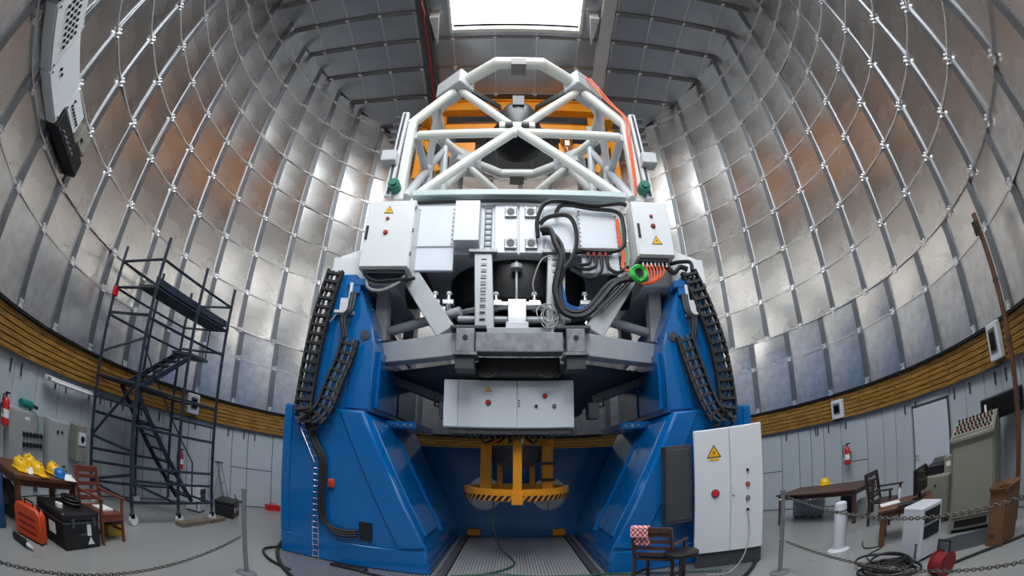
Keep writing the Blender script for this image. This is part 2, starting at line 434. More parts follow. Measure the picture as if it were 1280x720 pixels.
# roof
ce = thing('ceiling', 'gently curved roof of grey metal panels with dark ribs and an open slit', 'ceiling', kind='structure')
XE = [-8.1, -7.01, -5.79, -4.57, -3.35, -2.1, -0.63, 0.83, 2.3, 3.55, 4.77, 5.99, 7.21, 8.1]
YE = [-2.58, -1.36, -.14, 1.08, 2.30, 3.52, 4.74, 5.96, 7.18, 8.05]
sh = MB()
for i in range(len(XE) - 1):
    ys = [-8.2, -7.4, -6.2, -5, -3.8, -2.58, -1.36, -.14, 1.08, SY1, 2.30, 3.52, 4.74, 5.96, 7.18, 8.2]
    for j in range(len(ys) - 1):
        if XE[i] >= SX0 - .01 and XE[i+1] <= SX1 + .01 and ys[j+1] <= SY1 + .01: continue
        x0, x1, y0, y1 = XE[i], XE[i+1], ys[j], ys[j+1]
        sh.add([(x0,y0,roof_z(y0)+.1),(x1,y0,roof_z(y0)+.1),(x1,y1,roof_z(y1)+.1),(x0,y1,roof_z(y1)+.1),(x0,y0,roof_z(y0)+.25),(x1,y0,roof_z(y0)+.25),(x1,y1,roof_z(y1)+.25),(x0,y1,roof_z(y1)+.25)],
               [(0,3,2,1),(4,5,6,7),(0,1,5,4),(1,2,6,5),(2,3,7,6),(3,0,4,7)])
part(ce, 'roof_shell', sh, 'shell')
front = MB()
for i in range(len(XE) - 1):
    for j in range(len(YE) - 1):
        x0, x1, y0, y1 = XE[i], XE[i+1], YE[j], YE[j+1]
        if x0 >= SX0 - .01 and x1 <= SX1 + .01:
            if y1 <= SY1: continue
            if y0 < SY1: y0 = SY1 + .12
        if min(math.hypot(a, b) for a in (x0, x1) for b in (y0, y1)) > 8.0: continue
        cx, cy = (x0 + x1) / 2, (y0 + y1) / 2; h = math.hypot(y1 - y0, roof_z(y1) - roof_z(y0)); ang = math.atan2(roof_z(y1) - roof_z(y0), y1 - y0)
        m = dished(x1 - x0 - .015, h - .015, .02, random.choice((-.004, .004, .007)))
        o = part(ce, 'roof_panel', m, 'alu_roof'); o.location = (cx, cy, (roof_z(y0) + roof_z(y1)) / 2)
        o.rotation_euler = (R(90) + ang + random.gauss(0, .006), random.gauss(0, .008), 0)
        o.rotation_euler[0] += 0
for i in range(len(XE) - 1):
    if XE[i] >= SX0 - .01 and XE[i+1] <= SX1 + .01: continue
    for y0, y1 in ((-8, -6.3), (-6.28, -5), (-4.98, -3.8), (-3.78, -2.6)):
        front.add([(XE[i]+.01,y0,roof_z(y0)),(XE[i+1],y0,roof_z(y0)),(XE[i+1],y1,roof_z(y1)),(XE[i]+.01,y1,roof_z(y1)),(XE[i]+.01,y0,roof_z(y0)+.03),(XE[i+1],y0,roof_z(y0)+.03),(XE[i+1],y1,roof_z(y1)+.03),(XE[i]+.01,y1,roof_z(y1)+.03)],
                  [(0,3,2,1),(4,5,6,7),(0,1,5,4),(1,2,6,5),(2,3,7,6),(3,0,4,7)])
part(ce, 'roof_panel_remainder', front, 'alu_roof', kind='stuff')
for y in YE[:-1]:
    xm = math.sqrt(64 - y * y)
    for a, b in ((-xm, -3.2), (3.2, xm)):
        if b - a > .3: part(ce, 'roof_rib', MB().box(a, b, y - .085, y + .085, roof_z(y) - .06, roof_z(y) + .01), 'roof_batten')
    if y > SY1: part(ce, 'roof_rib', MB().box(-2.85, 3.05, y - .05, y + .05, roof_z(y) - .05, roof_z(y) + .01), 'batten')
rclip = MB().box(-.05, .05, -.05, .05, -.015, 0)
for a in (-1, 1):
    for b in (-1, 1): rclip.obox((a*.05, b*.05, -.03), (.032, .032, .05))
rclip_me = mesh_of('roof_clip', rclip, 'clip')
for x in XE[1:-1]:
    ym = math.sqrt(64 - x * x); m = MB(); y0 = SY1 + .15 if SX0 - .1 < x < SX1 + .1 else -2.5
    ys = [y0 + (ym - y0) * k / 8 for k in range(9)]
    for k in range(8): m.beam((x, ys[k], roof_z(ys[k]) - .008), (x, ys[k+1], roof_z(ys[k+1]) - .008), .025, .02)
    part(ce, 'joint_strip', m, 'strip')
    for y in YE[:-1]:
        if math.hypot(x, y) < 7.9 and y > y0:
            o = link_mesh('roof_clip', rclip_me, None, ce); o.location = (x, y, roof_z(y) - (.06 if abs(x) > 3.1 else .05))
# slit surround and its two rails
fr = MB()
def along(mb, x0, x1, dz0, dz1, ya, yb, n=10):
    for k in range(n):
        y0 = ya + (yb - ya) * k / n; y1 = ya + (yb - ya) * (k + 1) / n
        mb.add([(x0,y0,roof_z(y0)+dz0),(x1,y0,roof_z(y0)+dz0),(x1,y1,roof_z(y1)+dz0),(x0,y1,roof_z(y1)+dz0),(x0,y0,roof_z(y0)+dz1),(x1,y0,roof_z(y0)+dz1),(x1,y1,roof_z(y1)+dz1),(x0,y1,roof_z(y1)+dz1)],
               [(0,3,2,1),(4,5,6,7),(0,1,5,4),(1,2,6,5),(2,3,7,6),(3,0,4,7)])
along(fr, SX0 - .07, SX0 + .02, -.10, .3, -7.8, SY1 + .1); along(fr, SX1 - .02, SX1 + .07, -.10, .3, -7.8, SY1 + .1)
part(ce, 'slit_frame', fr, 'tube_white')
part(ce, 'slit_sill', MB().box(SX0 - .07, SX1 + .07, SY1, SY1 + .14, roof_z(SY1) - .10, roof_z(SY1) + .3), 'tube_white')
m = MB(); along(m, -3.20, -2.80, -.35, 0, -7.6, 5.6, 14); part(ce, 'slit_rail', m, 'dark_grey')
m = MB(); along(m, 2.95, 3.38, -.35, 0, -7.6, 5.6, 14); part(ce, 'slit_rail', m, 'mid_grey')
m = MB(); m.path([(-2.95 + .02 * math.sin(y * 9), y, roof_z(y) - .42) for y in [-2 + .18 * k for k in range(42)]], .04, 6); part(ce, 'rail_cable', m, 'dark_red', label='red cable run along the slit rail')
for sx_ in (-2.62, 2.72):
    part(ce, 'gusset_plate', MB().add([(sx_-.16,1.15,15.0),(sx_+.16,1.15,15.0),(sx_,2.35,14.95),(sx_-.16,1.15,15.4),(sx_+.16,1.15,15.4),(sx_,2.35,15.3)], [(0,1,2),(5,4,3),(0,1,4,3),(1,2,5,4),(2,0,3,5)]), 'tube_grey')
# round platform of perforated plate around the mount
TX = 0.17
pf = thing('platform_grating', 'round platform of perforated metal plate under the telescope', 'platform', loc=(TX, 2.3, 0), world=True, kind='structure')
part(pf, 'plate', MB().lathe([(4.62, .0), (4.62, .02)], 72, c=(TX, 2.3, 0)), 'grating')
m = MB(); m.path([(TX + 4.66 * math.sin(t), 2.3 + 4.66 * math.cos(t), .03) for t in [2*math.pi*k/90 for k in range(90)]], .035, 6, closed=True); part(pf, 'rubber_edge', m, 'rubber')
part(pf, 'walkway_plate', MB().box(TX - 1.14, TX + 1.14, -.2, 4.45, .02, .05), 'grating')
for s in (-1, 1): part(pf, 'edge_channel', MB().box(TX + s*1.20 - .045, TX + s*1.20 + .045, .0, 4.4, .02, .09), 'dark_grey'); part(pf, 'edge_channel', MB().box(TX + s*1.33 - .03, TX + s*1.33 + .03, .2, 4.4, .02, .07), 'post_steel')

# ------------------------------------------------------------------ telescope mount (blue fork)
def sub(parent, name, mb, m, label=None, bevel=0.0): return part(parent, name, mb, m, label, bevel)
mt = thing('telescope_mount', 'big glossy blue fork mount with two sloping piers', 'telescope mount', loc=(TX, 2.3, 0), world=True)
def mir(poly, s): return [(TX + s * u, z) for u, z in poly]
for s in (-1, 1):
    pr = part(mt, 'pier', MB().prism(mir([(4.13, 0.02), (4.13, 2.75), (2.6, 2.75), (1.47, .48), (1.42, 0.02)], s), 'y', .3, 4.2), 'mount_blue', bevel=.02)
    sub(pr, 'slanted_plate', MB().prism(mir([(2.62, 2.72), (3.02, 2.72), (1.93, .44), (1.50, .50)], s), 'y', .265, .31), 'mount_blue', bevel=.008)
    sub(pr, 'base_plate', MB().prism(mir([(4.11, .03), (4.11, .42), (1.49, .42), (1.44, .03)], s), 'y', .265, .31), 'mount_blue', bevel=.008)
    sub(pr, 'outer_plate', MB().prism(mir([(4.11, .43), (4.11, 2.72), (3.95, 2.72), (3.95, .43)], s), 'y', .265, .31), 'mount_blue', bevel=.008)
    d = Vector((s * -(2.6 - 1.47), 0, .48 - 2.75)).normalized(); n = Vector((-s * 2.27, 0, 1.13)).normalized()
    for y0, y1 in ((.55, 1.80), (2.02, 3.95)):
        p = Vector((TX + s * 2.53, (y0 + y1) / 2, 2.62)); q = Vector((TX + s * 1.55, (y0 + y1) / 2, .65))
        sub(pr, 'sloped_panel', MB().beam(p + n * .01, q + n * .01, y1 - y0, .05, up=n), 'mount_blue', bevel=.012)
    sub(pr, 'sloped_rib', MB().beam(Vector((TX + s*2.55, 1.91, 2.68)), Vector((TX + s*1.5, 1.91, .55)), .07, .12, up=n), 'mount_blue', bevel=.01)
    fl_ = sub(pr, 'flange', MB().box(TX + s*2.28 - .32, TX + s*2.28 + .32, 1.6, 3.5, 2.58, 2.72), 'mount_blue', bevel=.01)
    for k in range(4): part(mt, 'flange_bolt', MB().tube((TX + s*(2.05 + .13*k), 1.58, 2.65), (TX + s*(2.05 + .13*k), 1.55, 2.65), .03, 6), 'chrome')
    up = part(mt, 'pier_upper', MB().prism(mir([(3.98, 2.76), (3.42, 5.32), (3.08, 5.32), (2.68, 4.4), (2.55, 3.95), (2.56, 2.76)], s), 'y', .5, 4.0), 'mount_blue', bevel=.02)
    sub(up, 'side_plate', MB().prism(mir([(2.56, 2.85), (2.55, 3.9), (2.49, 3.9), (2.50, 2.85)], s), 'y', .75, 2.1), 'mount_blue', bevel=.01)
    sub(up, 'side_plate', MB().prism(mir([(2.56, 2.85), (2.55, 3.9), (2.49, 3.9), (2.50, 2.85)], s), 'y', 2.25, 3.9), 'mount_blue', bevel=.01)
    sub(up, 'front_edge_plate', MB().prism(mir([(2.58, 2.8), (2.57, 3.95), (2.72, 4.42), (2.92, 4.42), (3.0, 2.8)], s), 'y', .47, .51), 'mount_blue', bevel=.006)
    sub(up, 'hole_ring', MB().tube((TX + s*2.74, .47, 4.12), (TX + s*2.74, .44, 4.12), .09, 14).tube((TX + s*2.74, .44, 4.12), (TX + s*2.74, .43, 4.12), .05, 12), 'dark_grey')
    hb = part(mt, 'bearing_housing', MB().prism(mir([(3.9, 5.3), (3.75, 5.95), (2.75, 6.3), (2.45, 6.3), (2.45, 5.3)], s), 'y', 1.0, 3.6), 'cabinet_grey', bevel=.03)
    sub(hb, 'housing_plate', MB().box(TX + s*3.42 - .38, TX + s*3.42 + .38, .86, 1.0, 5.32, 5.86), 'cabinet_grey', bevel=.01)
    br = part(mt, 'brake_bracket', MB().box(TX + s*3.05 - .17, TX + s*3.05 + .17, .42, .80, 5.06, 5.20).box(TX + s*3.05 - .10, TX + s*3.05 + .10, .42, .75, 4.9, 5.06), 'mount_blue', bevel=.01)
    sub(br, 'brake_caliper', MB().box(TX + s*3.18 - .10, TX + s*3.18 + .06, .36, .50, 4.55, 4.78).tube((TX + s*3.12, .42, 4.78), (TX + s*3.12, .42, 5.1), .035, 8).box(TX + s*3.22 - .16, TX + s*3.22 + .2, .36, .5, 4.50, 4.55), 'white_plastic')
    part(mt, 'trunnion', MB().tube((TX + s*2.5, 2.3, 5.85), (TX + s*2.0, 2.3, 5.85), .55, 24), 'dark_grey')
    part(mt, 'floor_bumper', MB().box(TX + s*1.02 - .15, TX + s*1.02 + .15, 4.0, 4.18, .10, .26), 'orange', bevel=.01, label='orange floor bumper')
part(mt, 'cable_port', MB().box(TX - 2.60, TX - 2.38, .255, .30, .52, .84), 'black')
ob = part(mt, 'emergency_box', MB().box(TX - 3.16, TX - 3.06, .22, .30, 1.38, 1.52), 'orange_red', bevel=.008, label='orange emergency stop box'); sub(ob, 'push_button', MB().tube((TX - 3.11, .22, 1.45), (TX - 3.11, .18, 1.45), .03, 10), 'red')
# rear cross beam with two round holes
m = MB()
def plate_hole(mb, x0, x1, z0, z1, cx, cz, r, y0, y1, n=32):
    fr = []; 
    for i in range(n):
        t = 2 * math.pi * i / n; c, s_ = math.cos(t), math.sin(t)
        k = min(((x1 - cx) / c) if c > 1e-9 else 1e9, ((x0 - cx) / c) if c < -1e-9 else 1e9, ((z1 - cz) / s_) if s_ > 1e-9 else 1e9, ((z0 - cz) / s_) if s_ < -1e-9 else 1e9)
        fr.append((c, s_, k))
    vs = []
    for y in (y0, y1):
        vs += [(cx + r * c, y, cz + r * s_) for c, s_, k in fr] + [(cx + k * c, y, cz + k * s_) for c, s_, k in fr]
    fs = []
    for i in range(n):
        j = (i + 1) % n
        fs += [(i, j, n + j, n + i), (2*n + i, 3*n + i, 3*n + j, 2*n + j), (i, 2*n + i, 2*n + j, j), (n + i, n + j, 3*n + j, 3*n + i)]
    mb.add(vs, fs)
    for (xx, zz) in ((x0, z0), (x1, z0), (x1, z1), (x0, z1)):     # square off the corners
        near = sorted(fr, key=lambda q: (cx + q[2]*q[0] - xx)**2 + (cz + q[2]*q[1] - zz)**2)[:2]
        a, b = [(cx + q[2]*q[0], cz + q[2]*q[1]) for q in near]
        mb.prism([a, (xx, zz), b], 'y', y0, y1)
plate_hole(m, TX - 1.55, TX, .4, 1.95, TX - .785, 1.17, .43, 4.2, 4.45)
plate_hole(m, TX, TX + 1.55, .4, 1.95, TX + .785, 1.17, .43, 4.2, 4.45)
m.box(TX - 2.6, TX - 1.55, 4.2, 4.45, .02, 2.27).box(TX + 1.55, TX + 2.6, 4.2, 4.45, .02, 2.27).box(TX - 1.55, TX + 1.55, 4.2, 4.45, 1.95, 2.27).box(TX - 1.55, TX + 1.55, 4.2, 4.45, .02, .4)
part(mt, 'cross_beam', m, 'mount_blue')
part(mt, 'beam_cap', MB().box(TX - 2.6, TX + 2.6, 4.12, 4.55, 2.27, 2.33), 'mount_blue')

# ------------------------------------------------------------------ cable carriers and cables on the piers
def carrier(name, label, pts, w, n):
    C_ = curve(pts, 8); L = [0]
    for a, b in zip(C_, C_[1:]): L.append(L[-1] + (b - a).length)
    t = thing(name, label, 'cable carrier', loc=C_[len(C_)//2], world=True, group='cable carriers hanging on the blue piers')
    def at(sx):
        for i in range(len(L) - 1):
            if L[i+1] >= sx: f = (sx - L[i]) / max(1e-9, L[i+1] - L[i]); return C_[i].lerp(C_[i+1], f)
        return C_[-1]
    for k in range(n):
        p, q = at(L[-1] * k / n), at(L[-1] * (k + .94) / n); d = (q - p).normalized(); X = Vector((1, 0, 0)); X = (X - d * X.dot(d)).normalized()
        nn = X.cross(d).normalized(); m = MB()
        for s in (-1, 1): m.beam(p + X * (s * w/2), q + X * (s * w/2), .045, .10, up=nn)
        c = p.lerp(q, .5); m.beam(c - X * (w/2), c + X * (w/2), .05, .03, up=nn); m.beam(c - X * (w/2) - nn * .06, c + X * (w/2) - nn * .06, .05, .02, up=nn)
        part(t, 'link', m, 'rubber')
    for j in range(2):
        m = MB(); off = (-.06, .06)[j]
        m.path([p + Vector((off, .02, 0)) for p in C_], .03, 5); part(t, 'cable', m, 'dark_grey')
    return t
carrier('cable_carrier', 'long black cable carrier looping down the outside of the bare pier', [(-3.32, .40, 5.35), (-3.42, .34, 4.6), (-3.49, .30, 3.84), (-3.53, .26, 3.1), (-3.50, .16, 2.62), (-3.30, .06, 2.46), (-3.08, .10, 2.70), (-2.98, .2, 3.16), (-2.86, .28, 3.6), (-2.79, .32, 4.0)], .30, 27)
carrier('cable_carrier', 'long black cable carrier looping down the pier above the grey floor cabinet', [(3.40, .45, 5.40), (3.59, .36, 4.64), (3.73, .30, 3.88), (3.78, .26, 3.15), (3.74, .16, 2.66), (3.56, .06, 2.50), (3.38, .10, 2.74), (3.26, .2, 3.18), (3.16, .28, 3.65), (3.07, .32, 4.1)], .30, 27)
def cable(name, label, pts, r, m, n=8, sides=6, smooth=True, cat='cable', group=None):
    C_ = curve(pts, n) if smooth else [Vector(p) for p in pts]
    return single(name, label, cat, MB().path(C_, r, sides), m, loc=C_[0], world=True, group=group)
for k, dx in enumerate((-.045, .0, .045)):
    cable('pier_cable', ['outer', 'middle', 'inner'][k] + ' black cable of the bundle running down the bare pier into the square port', [(-3.42 + dx, .22, 2.45), (-3.28 + dx, .22, 2.15), (-3.10 + dx, .22, 1.83), (-3.10 + dx, .22, 1.2), (-3.08 + dx, .22, .85), (-2.95 + dx*.6, .22, .66 - dx), (-2.7, .22, .60 - dx), (-2.46, .24, .63 - dx)], .03, 'rubber')
for s in (-1, 1):
    for k in range(2):
        cable('brake_cable', ('front' if k else 'rear') + ' black hose from the brake to the cable carrier on the ' + ('bare pier' if s < 0 else 'cabinet side pier'), [(TX + s*(3.02 + .06*k), .40, 4.9), (TX + s*(3.0 + .06*k), .30, 4.55), (TX + s*(3.1 + .06*k), .28, 4.4), (TX + s*(3.2 + .05*k) - s*.1, .28, 4.25), (TX + s*(3.04 + .05*k), .3, 4.02)], .035, 'rubber')
ct = thing('cable_tray', 'narrow galvanised wire cable tray climbing the bare blue pier', 'cable tray', loc=(-3.24, .25, 0), world=True)
TP = [(-3.57, 2.42), (-3.22, 1.78), (-3.24, .03)]
for a, b in zip(TP, TP[1:]):
    for dx in (-.055, .055): part(ct, 'side_wire', MB().tube((a[0] + dx, .25, a[1]), (b[0] + dx, .25, b[1]), .009, 5), 'chrome')
for k in range(24):
    f = k / 23 * 2.46; z = 2.42 - f; x = -3.57 + (2.42 - z) / .64 * .35 if z > 1.78 else -3.22 - .01 * (1.78 - z)
    part(ct, 'rung', MB().tube((x - .06, .25, z), (x + .06, .25, z), .006, 4), 'chrome')
cable('power_lead', 'thin pale lead strung over the bare pier below the bearing', [(-3.1, .42, 4.6), (-3.3, .36, 4.3), (-3.45, .42, 4.5)], .012, 'cable_grey')

# ------------------------------------------------------------------ telescope tube (white truss)
tt = thing('telescope_tube', 'white tubular telescope truss with octagonal top ring pointing up', 'telescope tube', loc=(TX, 2.5, 7.2), world=True)
YF, YB = .85, 4.25; ZB, ZM, ZT = 7.25, 9.12, 10.78; HW = 2.45
def tubep(p, q, r, m='tube_white', name='truss_tube', label=None): return part(tt, name, MB().tube(p, q, r, 14), m, label)
for yy, mname in ((YF, 'tube_white'), (YB, 'tube_white')):
    c = (TX - .05, yy, ZM + .06)
    for s in (-1, 1):
        tubep(c, (TX + s*2.22, yy, ZB), .115)
        tubep((c[0] + s*.12, yy, ZM + .16), (TX + s*1.50, yy + (.05 if yy < 2 else -.05), ZT - .1), .105)
        tubep((TX + s*1.66, yy + (.05 if yy < 2 else -.05), ZT - .15), (TX + s*2.62, yy, 9.42), .125)
        tubep((TX + s*.06, yy, ZM - .04), (TX + s*2.36, yy, ZM - .06), .11)
    nd = part(tt, 'centre_node', MB().box(c[0] - .42, c[0] + .42, yy - .09, yy + .09, ZM + .10, ZM + .26), 'tube_white', bevel=.02)
    for s in (-1, 1): part(tt, 'clamp_collar', MB().tube((c[0] + s*.10, yy - .02, ZM + .18), (c[0] + s*.28, yy - .02, ZM + .18), .115, 12), 'dark_grey')
for s in (-1, 1):
    x = TX + s*2.42
    for yy in (YF, YB):       # corner columns
        part(tt, 'corner_column', MB().beam((TX + s*2.55, yy, ZB - .1), (TX + s*2.55, yy, 9.55), .20, .22, up=(0, 1, 0)), 'tube_white', bevel=.02)
    # side truss
    tubep((x, YF, ZB), (x, 2.55, ZM + .3), .105, 'tube_grey'); tubep((x, YB, ZB), (x, 2.55, ZM + .3), .105, 'tube_grey')
    tubep((x, 2.55, ZM + .3), (TX + s*2.2, 1.7, ZT), .10, 'tube_grey'); tubep((x, 2.55, ZM + .3), (TX + s*2.2, 3.4, ZT), .10, 'tube_grey')
    tubep((x - s*.1, 2.55, ZB), (x, 2.55, ZM + .3), .12, 'tube_grey'); tubep((TX + s*2.0, 3.3, ZB), (TX + s*2.2, 3.3, ZT), .11, 'tube_grey')
    tubep((x, YF, ZM - .05), (x, YB, ZM - .05), .10, 'tube_grey')
# octagonal top ring
RV = [(-.55, .20), (.55, .20), (1.62, .98), (2.30, 1.95), (2.30, 3.15), (1.62, 4.20), (.55, 4.92), (-.55, 4.92), (-1.62, 4.20), (-2.30, 3.15), (-2.30, 1.95), (-1.62, .98)]
for i, (a, b) in enumerate(zip(RV, RV[1:] + RV[:1])):
    part(tt, 'ring_segment', MB().tube((TX + a[0], a[1], ZT + .18), (TX + b[0], b[1], ZT + .18), .16, 14).sphere((TX + a[0], a[1], ZT + .18), .16, 12), 'tube_white' if i in (0, 1, 11) else 'tube_white')
for s in (-1, 1):
    for yy, sy in ((.98, 1), (4.20, -1)):
        ang = math.atan2(.95 * sy, 1.0) * s
        M = Matrix.Rotation(s * sy * R(40), 3, 'Z')
        part(tt, 'gusset_box', MB().obox((TX + s*1.66, yy, ZT + .12), (.90, .52, .52), M), 'tube_grey', bevel=.02)
part(tt, 'counterweight_plate', MB().box(TX - .20, TX + .16, .02, .10, ZT - .06, ZT + .18).box(TX - .2, TX + .16, .02, .4, ZT - .08, ZT - .05), 'plate_grey', label='dark square plate on the near ring side')
part(tt, 'counterweight_plate', MB().box(TX - .24, TX + .22, 4.95, 5.1, ZT - .12, ZT + .14).box(TX - .24, TX + .22, 4.62, 5.1, ZT - .14, ZT - .1), 'plate_grey', label='dark square plate on the far ring side')
# secondary mirror unit on black vanes
sm = part(tt, 'secondary_mirror', MB().lathe([(.10, 10.02), (.62, 10.0), (.66, 10.06), (.66, 10.22), (.60, 10.3)], 32, c=(TX, 2.5, 0)), 'black_gloss', label='black secondary mirror disc')
sub(sm, 'mirror_hub', MB().lathe([(.60, 10.3), (.63, 10.5), (.63, 10.8), (.57, 11.2), (.42, 11.5), (.25, 11.6)], 28, c=(TX, 2.5, 0)), 'black')
sub(sm, 'hub_box', MB().box(TX - .17, TX + .17, 1.88, 2.1, 11.15, 11.55), 'dark_grey', bevel=.01)
for s in (-1, 1):
    for yy, yh in ((1.05, 2.2), (4.15, 2.8)):
        for k, (za, zb) in enumerate(((ZT + .25, 11.35), (ZT + .05, 11.05))):
            part(tt, 'spider_vane', MB().beam((TX + s*1.45, yy, za), (TX + s*.5, yh, zb), .05, .17), 'black')
# linear guides on the front corner columns
for s in (-1, 1):
    lg = part(tt, 'linear_guide', MB().beam((TX + s*2.78, YF - .12, ZB - .05), (TX + s*2.74, YF - .12, 9.72), .16, .12, up=(0, 1, 0)), 'white_plastic', bevel=.01)
    sub(lg, 'slide_groove', MB().beam((TX + s*2.78, YF - .19, ZB), (TX + s*2.74, YF - .19, 9.66), .05, .02, up=(0, 1, 0)), 'dark_grey')
    sub(lg, 'drive_box', MB().box(TX + s*2.86 - .17, TX + s*2.86 + .17, YF - .40, YF - .1, 8.02, 8.32), 'tube_grey', bevel=.015)
    for z in (8.75, 9.0, 9.25, 9.5): sub(lg, 'limit_switch', MB().box(TX + s*2.92 - .07, TX + s*2.92 + .07, YF - .22, YF - .1, z, z + .05), 'chrome')
    gmr = part(tt, 'drive_motor', MB().tube((TX + s*2.64, YF - .34, 7.42), (TX + s*2.64, YF - .05, 7.42), .13, 14).tube((TX + s*2.64, YF - .40, 7.42), (TX + s*2.64, YF - .34, 7.42), .08, 12), 'green_motor', label='green drive motor')
tc_ = cable('tube_cable', 'orange cable draped down the right side of the white truss', [(TX + 1.72, .70, ZT + .35), (TX + 2.15, .66, 10.15), (TX + 2.52, .64, 9.55), (TX + 2.50, .64, 9.0), (TX + 2.48, .66, 8.3), (TX + 2.46, .66, 7.6), (TX + 2.44, .66, 7.25)], .025, 'cable_orange')
cable('tube_cable', 'second orange cable beside the first on the white truss', [(TX + 1.86, .76, ZT + .35), (TX + 2.28, .70, 10.12), (TX + 2.60, .66, 9.50), (TX + 2.56, .66, 8.9), (TX + 2.53, .68, 8.2), (TX + 2.50, .68, 7.5)], .02, 'cable_orange')

# ------------------------------------------------------------------ mirror cell and its grey steel frame
ce_ = thing('mirror_cell', 'grey steel mirror cell and centre section with access panels', 'mirror cell', loc=(TX, 2.4, 3.5), world=True)
def cp(name, mb, m, label=None, bevel=.012): return part(ce_, name, mb, m, label, bevel)
cp('centre_section', MB().box(TX - 2.12, TX + 2.12, .90, 3.9, 5.92, 7.18), 'panel_grey')
cp('top_rail', MB().box(TX - 2.24, TX + 2.24, .66, .98, 7.18, 7.32), 'pale_green')
cp('rear_rail', MB().box(TX - 2.24, TX + 2.24, 3.7, 4.4, 7.1, 7.25), 'tube_grey')
cp('left_panel', MB().box(TX - 2.12, TX - 1.28, .80, .90, 5.53, 7.02), 'panel_grey')
f = cp('perforated_frame', MB().box(TX - 2.06, TX - 1.30, .77, .80, 6.03, 6.95), 'panel_grey')
for k in range(9):
    for xx in (TX - 2.03, TX - 1.33): sub(f, 'screw', MB().box(xx - .012, xx + .012, .76, .775, 6.07 + .1*k, 6.095 + .1*k), 'dark_grey')
cp('cover_box', MB().box(TX - 1.27, TX - .78, .50, .90, 6.02, 6.93), 'panel_grey')
cl = cp('cable_ladder', MB().box(TX - .70, TX - .68, .80, .84, 5.85, 7.02).box(TX - .57, TX - .55, .80, .84, 5.85, 7.02), 'steel_grey')
for k in range(9): sub(cl, 'rung', MB().box(TX - .69, TX - .56, .80, .83, 5.92 + .125*k, 5.94 + .125*k), 'dark_grey')
for x0, x1 in ((-.50, -.04), (-.01, .46)):
    cp('hatch_panel', MB().box(TX + x0, TX + x1, .84, .90, 5.93, 7.03), 'panel_grey')
for x0 in (-.30, .10):
    for z0 in (6.72, 6.0):
        fl2 = cp('lifting_flange', MB().box(TX + x0, TX + x0 + .24, .78, .85, z0, z0 + .24), 'steel_grey')
        sub(fl2, 'bore', MB().tube((TX + x0 + .12, .78, z0 + .12), (TX + x0 + .12, .765, z0 + .12), .075, 14), 'black')
        for a in (.03, .21):
            for b in (.03, .21): sub(fl2, 'bolt', MB().tube((TX + x0 + a, .78, z0 + b), (TX + x0 + a, .765, z0 + b), .016, 6), 'chrome')
cp('narrow_panel', MB().box(TX + .48, TX + 1.15, .84, .90, 5.93, 7.03), 'panel_grey')
rp = cp('right_panel', MB().box(TX + 1.18, TX + 1.98, .80, .90, 6.03, 6.95), 'panel_grey')
for k in range(9):
    for xx in (TX + 1.20, TX + 1.96): sub(rp, 'screw', MB().box(xx - .012, xx + .012, .79, .803, 6.07 + .1*k, 6.095 + .1*k), 'dark_grey')
cp('right_lower_panel', MB().box(TX + 1.20, TX + 1.95, .82, .90, 5.50, 6.0), 'panel_grey')
# dark mirror cell tub with radial webs
cp('mirror_tub', MB().lathe([(.4, 5.0), (1.45, 5.05), (1.55, 5.15), (1.55, 5.92)], 40, c=(TX, 2.65, 0)), 'black')
for k in range(12):
    a = 2 * math.pi * k / 12
    cp('radial_web', MB().beam((TX + .4*math.sin(a), 2.5 + .4*math.cos(a), 4.92), (TX + 1.5*math.sin(a), 2.5 + 1.4*math.cos(a), 4.95), .04, .18), 'dark_grey')
